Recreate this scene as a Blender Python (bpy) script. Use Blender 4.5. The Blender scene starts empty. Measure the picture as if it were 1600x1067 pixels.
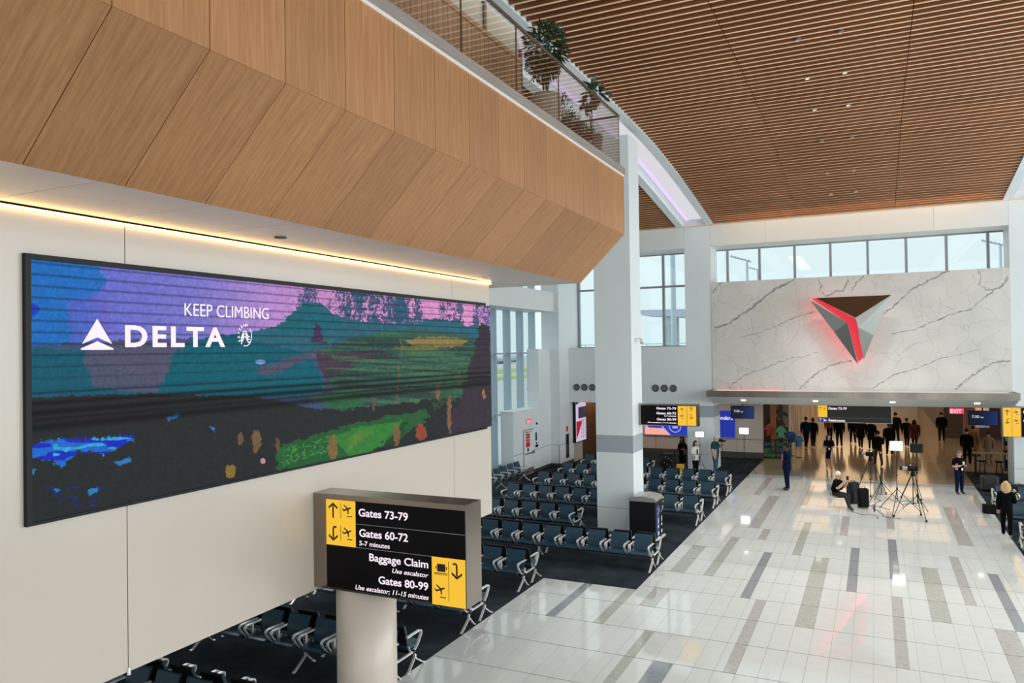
import bpy, bmesh, math, random
import numpy as np
from mathutils import Vector, Matrix, Euler
random.seed(7)
PI = math.pi
S = bpy.context.scene
COL = S.collection
# ------------------------------------------------------------------ camera
F_PX, YAW, PITCH, ROLL, EYE = 1185.4, 0.44605, 0.01249, -0.01472, 6.0
def cam_basis():
    cy, sy = math.cos(YAW), math.sin(YAW)
    f = Vector((-sy, cy, 0)); r = Vector((cy, sy, 0)); u = Vector((0, 0, 1))
    f2 = f*math.cos(PITCH) + u*math.sin(PITCH); u2 = u*math.cos(PITCH) - f*math.sin(PITCH)
    r3 = r*math.cos(ROLL) + u2*math.sin(ROLL); u3 = u2*math.cos(ROLL) - r*math.sin(ROLL)
    return r3, u3, -f2
RB, UB, BB = cam_basis()
cam = bpy.data.objects.new('camera', bpy.data.cameras.new('camera'))
COL.objects.link(cam)
cam.matrix_world = Matrix(((RB.x, UB.x, BB.x, 0), (RB.y, UB.y, BB.y, 0), (RB.z, UB.z, BB.z, EYE), (0, 0, 0, 1)))
cam.data.sensor_width = 36.0
cam.data.lens = F_PX / 1600 * 36.0
cam.data.clip_start = 0.1; cam.data.clip_end = 3000
S.camera = cam
# ------------------------------------------------------------------ world, lights, exposure
S.view_settings.view_transform = 'Standard'
S.view_settings.look = 'None'
S.view_settings.exposure = 0.0
S.view_settings.gamma = 1.0
S.view_settings.use_curve_mapping = False
W = bpy.data.worlds.new('overcast_sky'); S.world = W; W.use_nodes = True
wn = W.node_tree; wn.nodes.clear()
wo = wn.nodes.new('ShaderNodeOutputWorld'); wb = wn.nodes.new('ShaderNodeBackground')
wt = wn.nodes.new('ShaderNodeTexCoord'); wx = wn.nodes.new('ShaderNodeSeparateXYZ'); wr = wn.nodes.new('ShaderNodeValToRGB')
wn.links.new(wt.outputs['Generated'], wx.inputs[0]); wn.links.new(wx.outputs['Z'], wr.inputs[0])
wr.color_ramp.elements[0].position = 0.0; wr.color_ramp.elements[0].color = (0.74, 0.88, 0.92, 1)
wr.color_ramp.elements[1].position = 0.22; wr.color_ramp.elements[1].color = (0.88, 0.95, 0.97, 1)
wn.links.new(wr.outputs[0], wb.inputs[0]); wb.inputs[1].default_value = 1.12
wn.links.new(wb.outputs[0], wo.inputs[0])
def area(name, loc, rot, sx, sy, power, col=(1, 1, 1), spread=PI):
    l = bpy.data.lights.new(name, 'AREA'); l.shape = 'RECTANGLE'; l.size = sx; l.size_y = sy
    l.energy = power; l.color = col; l.spread = spread
    o = bpy.data.objects.new(name, l); COL.objects.link(o); o.location = loc; o.rotation_euler = rot
    return o
# daylight of the glazed wall on the open right side and of the glazed front behind the camera
area('daylight_right', (15.5, 20, 6.5), (0, PI/2, 0), 10, 44, 4600, (0.90, 0.97, 1.0))
area('daylight_behind', (2.0, -9, 7.0), (PI/2, 0, 0), 26, 11, 650, (1.0, 0.97, 0.93))
sun = bpy.data.objects.new('overcast_sun', bpy.data.lights.new('overcast_sun', 'SUN')); COL.objects.link(sun)
sun.data.energy = 2.2; sun.data.angle = math.radians(70); sun.data.color = (0.88, 0.96, 1.0)
sun.rotation_euler = Vector((0.86, -0.12, -0.50)).to_track_quat('-Z', 'Y').to_euler()
area('deck_fill', (-5.6, 9.5, 13.1), (0, 0, 0), 1.0, 12, 140, (1.0, 0.86, 0.68))  # added fill that brightens the dark balcony deck; no fixture is seen there
# beams of the ceiling downlights; nearest rows, without fixtures, are added to brighten the floor
for sy in (8.2, 11.0, 13.9, 16.8, 19.68, 22.6, 25.45, 28.65, 32.14, 34.75):
    for sx_ in (-1.56, -0.6):
        sl = bpy.data.lights.new('downlight_fill_beam', 'SPOT'); sl.energy = 150 if sy < 14 else 570; sl.spot_size = math.radians(86); sl.spot_blend = 0.9; sl.shadow_soft_size = 0.05; sl.color = (1.0, 0.97, 0.93)
        so = bpy.data.objects.new('downlight_fill_beam', sl); COL.objects.link(so); so.location = (sx_, sy, 13.47-.03-max(0, sy-24)*.105)
# luminaires of the low ceiling in the far concourse and shops
for i_, cy_ in enumerate((44.5, 50, 56, 62, 68, 74, 80)):
    area('concourse_lamp', (-0.5, cy_, 3.6), (0, 0, 0), 7.4, 4.0, (55, 95, 120, 140, 150, 150, 150)[i_], (1.0, 0.68, 0.38))
area('gate_ceiling_lamps', (-10.5, 40.2, 3.5), (0, 0, 0), 7, 3.5, 60, (1.0, 0.9, 0.78))
area('shop_lamps', (7.5, 47, 3.4), (0, 0, 0), 5, 10, 45, (1.0, 0.66, 0.4))
# lamps that wash the upper far wall under the slats
area('wall_washers', (-1.0, 36.2, 11.9), (math.radians(62), 0, 0), 11, 0.4, 38, (1.0, 0.62, 0.30))

# ------------------------------------------------------------------ materials
def node(nt, t, **kw):
    n = nt.nodes.new(t)
    for k, v in kw.items(): setattr(n, k, v)
    return n
def mat(name, col, rough=0.5, metal=0.0, spec=0.5, noise=None, emit=None, coat=0.0, bump=None):
    m = bpy.data.materials.new(name); m.use_nodes = True
    nt = m.node_tree; b = nt.nodes['Principled BSDF']
    c = (col[0], col[1], col[2], 1)
    b.inputs['Base Color'].default_value = c
    b.inputs['Roughness'].default_value = rough; b.inputs['Metallic'].default_value = metal
    b.inputs['Specular IOR Level'].default_value = spec; b.inputs['Coat Weight'].default_value = coat
    tc = None
    if noise or bump: tc = node(nt, 'ShaderNodeTexCoord')
    if noise:       # (scale, amount, detail, stretch)
        sc, amt = noise[0], noise[1]; st = noise[2] if len(noise) > 2 else (1, 1, 1)
        mp = node(nt, 'ShaderNodeMapping'); mp.inputs['Scale'].default_value = st
        nz = node(nt, 'ShaderNodeTexNoise'); nz.inputs['Scale'].default_value = sc; nz.inputs['Detail'].default_value = 4
        rp = node(nt, 'ShaderNodeValToRGB')
        rp.color_ramp.elements[0].position = 0.35; rp.color_ramp.elements[1].position = 0.68
        rp.color_ramp.elements[0].color = tuple(v*(1-amt) for v in col[:3]) + (1,)
        rp.color_ramp.elements[1].color = tuple(min(1, v*(1+amt)) for v in col[:3]) + (1,)
        nt.links.new(tc.outputs['Object'], mp.inputs[0]); nt.links.new(mp.outputs[0], nz.inputs['Vector'])
        nt.links.new(nz.outputs['Fac'], rp.inputs[0]); nt.links.new(rp.outputs[0], b.inputs['Base Color'])
    if bump:
        nb = node(nt, 'ShaderNodeTexNoise'); nb.inputs['Scale'].default_value = bump[0]; nb.inputs['Detail'].default_value = 3
        bp = node(nt, 'ShaderNodeBump'); bp.inputs['Strength'].default_value = bump[1]; bp.inputs['Distance'].default_value = 0.01
        nt.links.new(tc.outputs['Object'], nb.inputs['Vector']); nt.links.new(nb.outputs['Fac'], bp.inputs['Height'])
        nt.links.new(bp.outputs[0], b.inputs['Normal'])
    if emit:
        b.inputs['Emission Color'].default_value = tuple(emit[:3]) + (1,)
        b.inputs['Emission Strength'].default_value = emit[3]
    return m
def wood(name, base, dark, stretch, rough=0.42, scale=1.0):
    m = bpy.data.materials.new(name); m.use_nodes = True
    nt = m.node_tree; b = nt.nodes['Principled BSDF']
    tc = node(nt, 'ShaderNodeTexCoord'); mp = node(nt, 'ShaderNodeMapping'); mp.inputs['Scale'].default_value = stretch
    nz = node(nt, 'ShaderNodeTexNoise'); nz.inputs['Scale'].default_value = scale; nz.inputs['Detail'].default_value = 6
    nz.inputs['Roughness'].default_value = 0.62; nz.inputs['Distortion'].default_value = 0.25
    rp = node(nt, 'ShaderNodeValToRGB'); rp.color_ramp.elements[0].position = 0.34; rp.color_ramp.elements[1].position = 0.66
    rp.color_ramp.elements[0].color = tuple(dark) + (1,); rp.color_ramp.elements[1].color = tuple(base) + (1,)
    oi = node(nt, 'ShaderNodeObjectInfo'); hs = node(nt, 'ShaderNodeHueSaturation')
    mr = node(nt, 'ShaderNodeMapRange'); mr.inputs['To Min'].default_value = 0.9; mr.inputs['To Max'].default_value = 1.1
    nt.links.new(oi.outputs['Random'], mr.inputs['Value']); nt.links.new(mr.outputs[0], hs.inputs['Value'])
    nt.links.new(tc.outputs['Object'], mp.inputs[0]); nt.links.new(mp.outputs[0], nz.inputs['Vector'])
    nt.links.new(nz.outputs['Fac'], rp.inputs[0]); nt.links.new(rp.outputs[0], hs.inputs['Color'])
    nt.links.new(hs.outputs[0], b.inputs['Base Color'])
    b.inputs['Roughness'].default_value = rough
    return m
def glass(name, tint=(0.93, 0.97, 0.97), refl=1.0):
    m = bpy.data.materials.new(name); m.use_nodes = True
    nt = m.node_tree; nt.nodes.clear()
    o = node(nt, 'ShaderNodeOutputMaterial'); mx = node(nt, 'ShaderNodeMixShader'); t = node(nt, 'ShaderNodeBsdfTransparent')
    g = node(nt, 'ShaderNodeBsdfGlossy'); f = node(nt, 'ShaderNodeLayerWeight'); f.inputs[0].default_value = 0.5
    pw = node(nt, 'ShaderNodeMath', operation='POWER'); pw.inputs[1].default_value = 5; mm = node(nt, 'ShaderNodeMath', operation='MULTIPLY_ADD')
    t.inputs[0].default_value = tuple(tint) + (1,); g.inputs['Roughness'].default_value = 0.0
    mm.inputs[1].default_value = 0.96*refl; mm.inputs[2].default_value = 0.04*refl
    nt.links.new(f.outputs['Facing'], pw.inputs[0]); nt.links.new(pw.outputs[0], mm.inputs[0]); nt.links.new(mm.outputs[0], mx.inputs[0])
    nt.links.new(t.outputs[0], mx.inputs[1]); nt.links.new(g.outputs[0], mx.inputs[2]); nt.links.new(mx.outputs[0], o.inputs[0])
    return m
def emis(name, col, strength):
    return mat(name, (0.02, 0.02, 0.02), 0.6, emit=(col[0], col[1], col[2], strength))
M = dict(
    white=mat('painted_panel_white', (0.75, 0.765, 0.75), 0.55, noise=(0.6, 0.015)),
    cream=mat('glossy_cream_panel', (0.56, 0.49, 0.42), 0.28, noise=(0.4, 0.02)),
    wallw=mat('white_wall_panel', (0.75, 0.79, 0.795), 0.5, noise=(0.5, 0.02)),
    greyband=mat('blue_grey_band', (0.36, 0.40, 0.43), 0.5),
    soffit=mat('white_soffit_panel', (0.62, 0.50, 0.41), 0.3, noise=(0.8, 0.04)),
    gap=mat('dark_joint', (0.05, 0.045, 0.04), 0.8),
    grout=mat('grey_grout', (0.15, 0.145, 0.15), 0.6),
    carpet=mat('dark_blue_grey_carpet', (0.020, 0.026, 0.033), 0.95, spec=0.1, noise=(1.1, 0.4), bump=(180, 0.6)),
    tile=mat('pale_terrazzo', (0.60, 0.615, 0.59), 0.055, noise=(3.0, 0.02), spec=0.95),
    tile_b=mat('green_grey_terrazzo', (0.39, 0.40, 0.35), 0.07, noise=(9, 0.10), spec=0.9),
    tile_c=mat('blue_grey_terrazzo', (0.235, 0.25, 0.27), 0.07, noise=(9, 0.10), spec=0.9),
    tile_d=mat('taupe_terrazzo', (0.41, 0.40, 0.37), 0.07, noise=(9, 0.10), spec=0.9),
    steel=mat('brushed_steel', (0.50, 0.48, 0.455), 0.36, metal=0.75, noise=(2, 0.10, (1, 1, 30))),
    steelw=mat('warm_brushed_steel', (0.30, 0.255, 0.215), 0.25, metal=1.0, noise=(1.2, 0.18, (1, 1, 0.05))),
    alu=mat('polished_aluminium', (0.86, 0.85, 0.82), 0.34, metal=0.55),
    leather=mat('dark_teal_leather', (0.012, 0.043, 0.070), 0.30, spec=0.6, noise=(30, 0.08)),
    shell=mat('black_plastic', (0.010, 0.010, 0.011), 0.42),
    black=mat('black_satin', (0.006, 0.006, 0.007), 0.5, spec=0.25),
    blackm=mat('black_matte', (0.007, 0.007, 0.007), 0.8, spec=0.15),
    brown=mat('dark_brown_lacquer', (0.07, 0.038, 0.020), 0.5),
    base=mat('dark_bronze_baseboard', (0.06, 0.055, 0.048), 0.5),
    plastic=mat('white_plastic', (0.75, 0.74, 0.70), 0.4),
    greyp=mat('grey_plastic', (0.32, 0.33, 0.34), 0.45),
    frost=mat('grey_frosted_panel', (0.30, 0.29, 0.26), 0.35),
    pot=mat('taupe_stone_pot', (0.30, 0.25, 0.21), 0.6, noise=(12, 0.1)),
    pot2=mat('dark_brown_pot', (0.085, 0.06, 0.05), 0.55, noise=(12, 0.1)),
    leaf=mat('dark_green_leaf', (0.016, 0.045, 0.014), 0.4, noise=(6, 0.35)),
    leaf2=mat('olive_green_leaf', (0.024, 0.034, 0.010), 0.5, noise=(6, 0.35)),
    bark=mat('grey_brown_bark', (0.05, 0.035, 0.025), 0.8, noise=(20, 0.3)),
    redp=mat('red_placard', (0.62, 0.02, 0.02), 0.4),
    yellow=emis('backlit_yellow', (1.0, 0.56, 0.02), 0.92),
    blue=emis('backlit_blue', (0.002, 0.02, 0.32), 1.0),
    txt=emis('backlit_lettering', (0.95, 0.84, 0.92), 1.0),
    scrblack=mat('black_display', (0.004, 0.003, 0.004), 0.5, spec=0.12),
    led=emis('warm_led_strip', (1.0, 0.60, 0.25), 8.5),
    ledw=emis('white_led_strip', (1.0, 0.95, 0.88), 0.65),
    violet=emis('lilac_cove_glow', (0.80, 0.66, 1.0), 1.0), covew=emis('white_cove_glow', (0.93, 0.90, 0.96), 0.72),  # emissive fill for the LED light falling on the cove surfaces
    red=emis('red_led_strip', (1.0, 0.02, 0.05), 12.0),
    lamp=emis('lit_lamp_face', (1.0, 0.96, 0.90), 4.0),
    dlight=emis('downlight_lens', (1.0, 0.90, 0.68), 3.0),
    glass=glass('clear_glass'),
    railglass=glass('railing_glass', (0.95, 0.96, 0.95), 1.6),
    skin_l=mat('light_skin', (0.56, 0.33, 0.24), 0.55), skin_d=mat('deep_brown_skin', (0.10, 0.045, 0.028), 0.5),
    skin_m=mat('tan_skin', (0.36, 0.19, 0.12), 0.55),
)
M['slat'] = wood('ceiling_slat_dark_side', (0.33, 0.118, 0.036), (0.255, 0.085, 0.025), (0.5, 7, 7), 0.5, 2.0)
M['slat_edge'] = wood('ceiling_slat_pale_edge', (0.95, 0.68, 0.47), (0.84, 0.57, 0.37), (0.5, 7, 7), 0.5, 2.0)  # slat undersides get a paler brown than the sides
M['panel_v'] = wood('oak_veneer_upright', (0.41, 0.198, 0.082), (0.295, 0.13, 0.048), (9, 11, 0.55), 0.40, 2.6)
M['panel_s'] = wood('oak_veneer_slanted', (0.41, 0.198, 0.082), (0.295, 0.13, 0.048), (0.9, 11, 0.9), 0.40, 2.6)
M['rib'] = wood('walnut_board', (0.30, 0.165, 0.085), (0.20, 0.10, 0.05), (5, 9, 0.6), 0.5, 2.0)
M['slat_dark'] = mat('black_plenum', (0.02, 0.013, 0.01), 0.9)
_cloth = {}
def cloth(c, rough=0.8):
    k = tuple(round(v, 3) for v in c)
    if k not in _cloth: _cloth[k] = mat('fabric', c, rough, spec=0.25 if max(c) > .1 else .06, noise=(40, 0.12))
    return _cloth[k]
# ------------------------------------------------------------------ mesh helpers
class MB:
    def __init__(s): s.v = []; s.f = []; s.m = []; s.mi = 0
    def add(s, vs, fs, mi=None):
        o = len(s.v); s.v += [tuple(v) for v in vs]; s.f += [tuple(i+o for i in f) for f in fs]
        s.m += [s.mi if mi is None else mi]*len(fs); return s
    def box(s, a, b, mi=None):
        x0, y0, z0 = a; x1, y1, z1 = b
        return s.add([(x0,y0,z0),(x1,y0,z0),(x1,y1,z0),(x0,y1,z0),(x0,y0,z1),(x1,y0,z1),(x1,y1,z1),(x0,y1,z1)],
                     [(0,3,2,1),(4,5,6,7),(0,1,5,4),(1,2,6,5),(2,3,7,6),(3,0,4,7)], mi)
    def rbox(s, a, b, r, mi=None, n=3, axis=2):
        """box with rounded edges about one axis and a small chamfer at both caps"""
        ax = [i for i in range(3) if i != axis]
        lo, hi = [a[i] for i in ax], [b[i] for i in ax]
        def ring(inset, w):
            rr = max(r-inset, 1e-4); out = []
            for cx, cy, a0 in ((hi[0]-r, hi[1]-r, 0), (lo[0]+r, hi[1]-r, 90), (lo[0]+r, lo[1]+r, 180), (hi[0]-r, lo[1]+r, 270)):
                for k in range(n+1):
                    t = math.radians(a0+90*k/n); p = [0, 0, 0]
                    p[ax[0]] = cx+rr*math.cos(t); p[ax[1]] = cy+rr*math.sin(t); p[axis] = w; out.append(tuple(p))
            return out
        c = min(r*0.5, abs(b[axis]-a[axis])*0.3)
        rings = [ring(c, a[axis]), ring(0, a[axis]+c), ring(0, b[axis]-c), ring(c, b[axis])]
        k = len(rings[0]); vs = sum(rings, []); fs = []
        for j in range(3):
            for i in range(k):
                fs.append((j*k+i, j*k+(i+1) % k, (j+1)*k+(i+1) % k, (j+1)*k+i))
        fs.append(tuple(reversed(range(k)))); fs.append(tuple(range(3*k, 4*k)))
        if axis == 1: fs = [tuple(reversed(f)) for f in fs]
        return s.add(vs, fs, mi)
    def tube(s, pts, r, n=8, mi=None, cap=True):
        pts = [Vector(p) for p in pts]; rs = r if isinstance(r, (list, tuple)) else [r]*len(pts)
        vs = []; prev = None
        for i, p in enumerate(pts):
            d = (pts[min(i+1, len(pts)-1)]-pts[max(i-1, 0)]).normalized()
            if prev is None:
                u = d.orthogonal().normalized()
            else:
                u = (prev-d*prev.dot(d)); u = u.normalized() if u.length > 1e-6 else d.orthogonal().normalized()
            prev = u; w = d.cross(u)
            for k in range(n):
                t = 2*PI*k/n; vs.append(p+(u*math.cos(t)+w*math.sin(t))*rs[i])
        fs = []
        for i in range(len(pts)-1):
            for k in range(n):
                fs.append((i*n+k, i*n+(k+1) % n, (i+1)*n+(k+1) % n, (i+1)*n+k))
        if cap: fs.append(tuple(reversed(range(n)))); fs.append(tuple(range((len(pts)-1)*n, len(pts)*n)))
        return s.add(vs, fs, mi)
    def band(s, pts, w, t, axis=(1, 0, 0), mi=None, closed=False):
        """flat bar swept in a plane; w = width along axis, t = thickness"""
        A = Vector(axis); pts = [Vector(p) for p in pts]; n = len(pts); vs = []
        for i, p in enumerate(pts):
            a = pts[(i-1) % n] if (i or closed) else pts[0]; b = pts[(i+1) % n] if (i < n-1 or closed) else pts[-1]
            d = (b-a).normalized(); u = d.cross(A).normalized()
            for sw, st in ((-1,-1),(1,-1),(1,1),(-1,1)): vs.append(p+A*(w/2*sw)+u*(t/2*st))
        fs = []
        for i in range(n if closed else n-1):
            j = (i+1) % n
            for k in range(4): fs.append((i*4+k, i*4+(k+1) % 4, j*4+(k+1) % 4, j*4+k))
        if not closed: fs += [(3,2,1,0), tuple(range((n-1)*4, n*4))]
        return s.add(vs, fs, mi)
    def lathe(s, prof, n=20, c=(0,0), mi=None):
        vs = []; fs = []
        for r, z in prof:
            for k in range(n):
                t = 2*PI*k/n; vs.append((c[0]+r*math.cos(t), c[1]+r*math.sin(t), z))
        for i in range(len(prof)-1):
            for k in range(n): fs.append((i*n+k, i*n+(k+1) % n, (i+1)*n+(k+1) % n, (i+1)*n+k))
        fs.append(tuple(reversed(range(n)))); fs.append(tuple(range((len(prof)-1)*n, len(prof)*n)))
        return s.add(vs, fs, mi)
    def prism(s, poly, a, b, axis=1, mi=None):
        """2D polygon extruded along axis from a to b. poly in the two other axes (ascending order)"""
        ax = [i for i in range(3) if i != axis]; n = len(poly); vs = []
        for w in (a, b):
            for p in poly:
                q = [0, 0, 0]; q[ax[0]], q[ax[1]], q[axis] = p[0], p[1], w; vs.append(tuple(q))
        ar = sum(poly[i][0]*poly[(i+1) % n][1]-poly[(i+1) % n][0]*poly[i][1] for i in range(n))
        fs = [tuple(reversed(range(n))), tuple(range(n, 2*n))] + [(i, (i+1) % n, n+(i+1) % n, n+i) for i in range(n)]
        flip = (ar < 0) ^ (axis == 1) ^ (b < a)
        if flip: fs = [tuple(reversed(f)) for f in fs]
        return s.add(vs, fs, mi)
    def ball(s, c, r, n=10, mi=None, m=7):
        rx, ry, rz = r if isinstance(r, (tuple, list)) else (r, r, r)
        vs = [(c[0], c[1], c[2]-rz)]; fs = []
        for j in range(1, m):
            t = PI*j/m
            for k in range(n): vs.append((c[0]+rx*math.sin(t)*math.cos(2*PI*k/n), c[1]+ry*math.sin(t)*math.sin(2*PI*k/n), c[2]-rz*math.cos(t)))
        vs.append((c[0], c[1], c[2]+rz)); L = len(vs)-1
        for k in range(n): fs.append((0, 1+(k+1) % n, 1+k)); fs.append((L, L-n+k, L-n+(k+1) % n))
        for j in range(m-2):
            for k in range(n): a = 1+j*n; fs.append((a+k, a+(k+1) % n, a+n+(k+1) % n, a+n+k))
        return s.add(vs, fs, mi)
    def mesh(s, name, mats, smooth=False):
        me = bpy.data.meshes.new(name); me.from_pydata(s.v, [], s.f)
        for m_ in (mats if isinstance(mats, (list, tuple)) else [mats]): me.materials.append(m_)
        for i, p in enumerate(me.polygons): p.material_index = s.m[i]; p.use_smooth = smooth
        me.update(); return me
    def build(s, name, mats, parent=None, loc=None, smooth=False):
        return link(name, s.mesh(name, mats, smooth), parent, loc)
def link(name, me, parent=None, loc=None, rz=None):
    o = bpy.data.objects.new(name, me); COL.objects.link(o)
    if parent is not None: o.parent = parent
    if loc is not None: o.location = loc
    if rz is not None: o.rotation_euler = (0, 0, rz)
    return o
def tag(o, label=None, cat=None, group=None, kind=None):
    if label: o['label'] = label
    if cat: o['category'] = cat
    if group: o['group'] = group
    if kind: o['kind'] = kind
    return o
def thing(name, label, cat, loc=(0, 0, 0), rz=0, group=None):
    o = bpy.data.objects.new(name, None); COL.objects.link(o); o.location = loc; o.rotation_euler = (0, 0, rz)
    o.empty_display_size = 0.1
    return tag(o, label, cat, group)
def struct(o, label=None): return tag(o, label=label, kind='structure')
def children(o): return [c for c in bpy.data.objects if c.parent == o]
def copy_tree(o, kids, parent=None):
    c = o.copy(); COL.objects.link(c)
    if parent is not None: c.parent = parent
    for k, kk in kids.get(o.name, []): copy_tree(k, kids, c)
    return c
def kidmap(root):
    d = {}
    def rec(o):
        d[o.name] = [(c, 0) for c in children(o)]
        for c, _ in d[o.name]: rec(c)
    rec(root); return d
def px(u, v, Y):
    """point on the plane y = Y seen at pixel (u, v) of the 1600 x 1067 frame"""
    d = RB*((u-800)/F_PX) + UB*(-(v-533.5)/F_PX) - BB
    t = Y/d.y; return Vector((d.x*t, Y, EYE+d.z*t))
def text(body, size, origin, xdir, up, material, parent, name='lettering', bold=0.0, align='LEFT', shear=0.0, depth=0.002, sx=1.0, width=None, space=1.0):
    multi = 'g' in body and bold > .011
    cu = bpy.data.curves.new('t', 'FONT'); cu.body = body; cu.size = size; cu.offset = 0 if multi else bold*size; cu.extrude = depth
    cu.align_x = align; cu.shear = shear; cu.space_character = space; cu.resolution_u = 4
    o = bpy.data.objects.new('t', cu); COL.objects.link(o)
    dg = bpy.context.evaluated_depsgraph_get()
    me = bpy.data.meshes.new_from_object(o.evaluated_get(dg)); bpy.data.objects.remove(o); bpy.data.curves.remove(cu)
    if multi:
        bm = bmesh.new(); d_ = bold*size*.9
        for ox, oy in ((-d_, 0), (d_, 0), (0, -d_), (0, d_)):
            m2 = me.copy(); m2.transform(Matrix.Translation((ox, oy, 0))); bm.from_mesh(m2); bpy.data.meshes.remove(m2)
        bm.to_mesh(me); bm.free()
    if width:
        xs_ = [v.co.x for v in me.vertices]; sx = width/(max(xs_)-min(xs_))
        if align == 'LEFT': me.transform(Matrix.Translation((-min(xs_), 0, 0)))
        if align == 'RIGHT': me.transform(Matrix.Translation((-max(xs_), 0, 0)))
    me.name = name; me.materials.clear(); me.materials.append(material)
    X = Vector(xdir).normalized(); Z = Vector(up).normalized(); N = X.cross(Z)
    mt = Matrix(((X.x*sx, Z.x, N.x, origin[0]), (X.y*sx, Z.y, N.y, origin[1]), (X.z*sx, Z.z, N.z, origin[2]), (0, 0, 0, 1)))
    me.transform(mt)
    return link(name, me, parent)
#PART2
# ================================================================== STRUCTURE
# ---- floor: slab, carpets, terrazzo tiles
fb = MB(); fb.box((-8.0, -4, -0.2), (3.683, 18.47, -0.012)); fb.box((-5.485, 18.47, -0.2), (3.683, 37.4, -0.012))
floor = struct(fb.build('floor', M['grout']))
fc = MB(); fc.box((-18, -4, -0.2), (-8.0, 44.5, 0.0)); fc.box((-8.0, 18.47, -0.2), (-5.485, 42.7, 0.0)); fc.box((3.683, -4, -0.2), (14, 41.6, 0.0))
struct(fc.build('floor_carpet', M['carpet']))
M['hall'] = mat('terrazzo_warm_light_tint', (0.42, 0.33, 0.23), 0.10, noise=(0.8, 0.06), spec=0.8)  # same pale tile; the concourse's warm light is put into this colour
fh = MB(); fh.box((-5.485, 37.4, -0.2), (3.683, 41.6, 0.0)); fh.box((-5.485, 41.6, -0.2), (14, 96, 0.0)); fh.box((-18, 44.5, -0.2), (-5.485, 96, 0)); fh.box((-8, 42.7, -0.2), (-5.485, 44.5, 0))
struct(fh.build('floor_concourse', M['hall']))
G = [-0.519+0.382*k for k in range(-21, 12)]
PY = 1.485; Y0 = 14.385
STRIPS = [  # column right/left edge, side, width, y0, y1, material
 (-2.811,'L',.225,18.87,23.28,'tile_c'), (-1.285,'F',.382,17.37,23.28,'tile_b'), (-2.429,'L',.225,14.385,18.85,'tile_d'),
 (-2.047,'L',.225,23.3,27.75,'tile_b'), (-3.957,'L',.26,20.33,24.78,'tile_b'), (-4.721,'F',.382,20.33,23.3,'tile_b'),
 (-0.519,'L',.225,20.33,24.77,'tile_c'), (0.245,'R',.225,21.8,26.25,'tile_c'), (0.245,'R',.225,15.87,20.32,'tile_d'),
 (1.391,'F',.382,18.85,23.28,'tile_b'), (1.773,'R',.225,20.33,24.77,'tile_d'), (2.537,'R',.225,18.85,23.28,'tile_c'),
 (2.537,'F',.382,14.385,18.85,'tile_d'), (-3.575,'F',.382,26.27,32.2,'tile_d'), (-4.339,'L',.26,32.2,36.65,'tile_d'),
 (-2.429,'L',.225,30.72,35.16,'tile_d'), (-0.901,'L',.225,26.27,29.23,'tile_d'), (0.409,'R',.225,27.75,30.72,'tile_d'),
 (2.537,'F',.382,26.27,32.2,'tile_d'), (3.301,'R',.225,30.72,35.16,'tile_b'), (-6.631,'L',.225,15.87,18.47,'tile_c'),
 (-5.485,'L',.24,15.87,18.47,'tile_b'), (-4.339,'L',.20,13.0,15.87,'tile_b'), (-3.575,'F',.382,11.4,14.385,'tile_c'),
 (-4.721,'F',.382,17.37,18.87,'tile_d'), (-3.193,'L',.225,24.78,26.27,'tile_d'), (3.301,'F',.382,12.9,15.87,'tile_c'), (1.009,'L',.225,11.4,14.385,'tile_c')]
cells = []      # x0, x1, y0, y1, material key
for k in range(len(G)-1):
    x0, x1 = G[k], G[k+1]
    for j in range(-8, 16):
        y0, y1 = Y0+PY*j, Y0+PY*(j+1)
        if y0 > 37.4: continue
        y1 = min(y1, 37.4); yc = (y0+y1)/2
        if yc > 18.47 and x0 < -5.5: continue
        if y0 < 18.47 < y1:     # the carpet corner cuts this row
            if x0 < -5.5: y1 = 18.47
        xa = max(x0, -8.0)
        if xa >= x1: continue
        hit = None
        for e, side, w, sy0, sy1, mk in STRIPS:
            if sy0-0.05 < yc < sy1+0.05 and ((side in 'LF' and abs(e-x1) < 0.05) or (side == 'R' and abs(e-x0) < 0.2)):
                hit = (side, w, mk)
        if hit is None: cells.append((xa, x1, y0, y1, 'tile', 0))
        elif hit[0] == 'F': cells.append((xa, x1, y0, y1, hit[2], 1))
        elif hit[0] == 'L': cells += [(x1-hit[1], x1, y0, y1, hit[2], 1), (xa, x1-hit[1], y0, y1, 'tile', 0)]
        else: cells += [(x0, x0+hit[1], y0, y1, hit[2], 1), (x0+hit[1], x1, y0, y1, 'tile', 0)]
def seen(x, y):
    v = Vector((x, y, -EYE)); c = -v.dot(BB)
    if c < 0.5: return False
    u = 800+F_PX*v.dot(RB)/c; w = 533.5-F_PX*v.dot(UB)/c
    return -20 < u < 1620 and w < 1085
cells.sort(key=lambda c: (not seen((c[0]+c[1])/2, (c[2]+c[3])/2), (c[2]+c[3])/2))
tm = {}; rest = {k: MB() for k in ('tile', 'tile_b', 'tile_c', 'tile_d')}
JX, JY = 0.0022, 0.012
for i, (x0, x1, y0, y1, mk, _) in enumerate(cells):
    w, d = round(x1-x0-2*JX, 3), round(y1-y0-2*JY, 3)
    if i < 298:
        key = (w, d, mk)
        if key not in tm:
            b = MB(); b.box((-w/2, -d/2, -0.012), (w/2, d/2, 0)); tm[key] = b.mesh('tile', M[mk])
        link('tile', tm[key], floor, ((x0+x1)/2, (y0+y1)/2, 0))
    else:
        rest[mk].box((x0+JX, y0+JY, -0.012), (x1-JX, y1-JY, 0))
for k, b in rest.items():
    if b.v: tag(b.build('tile_field', M[k], floor), kind='stuff')

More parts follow.
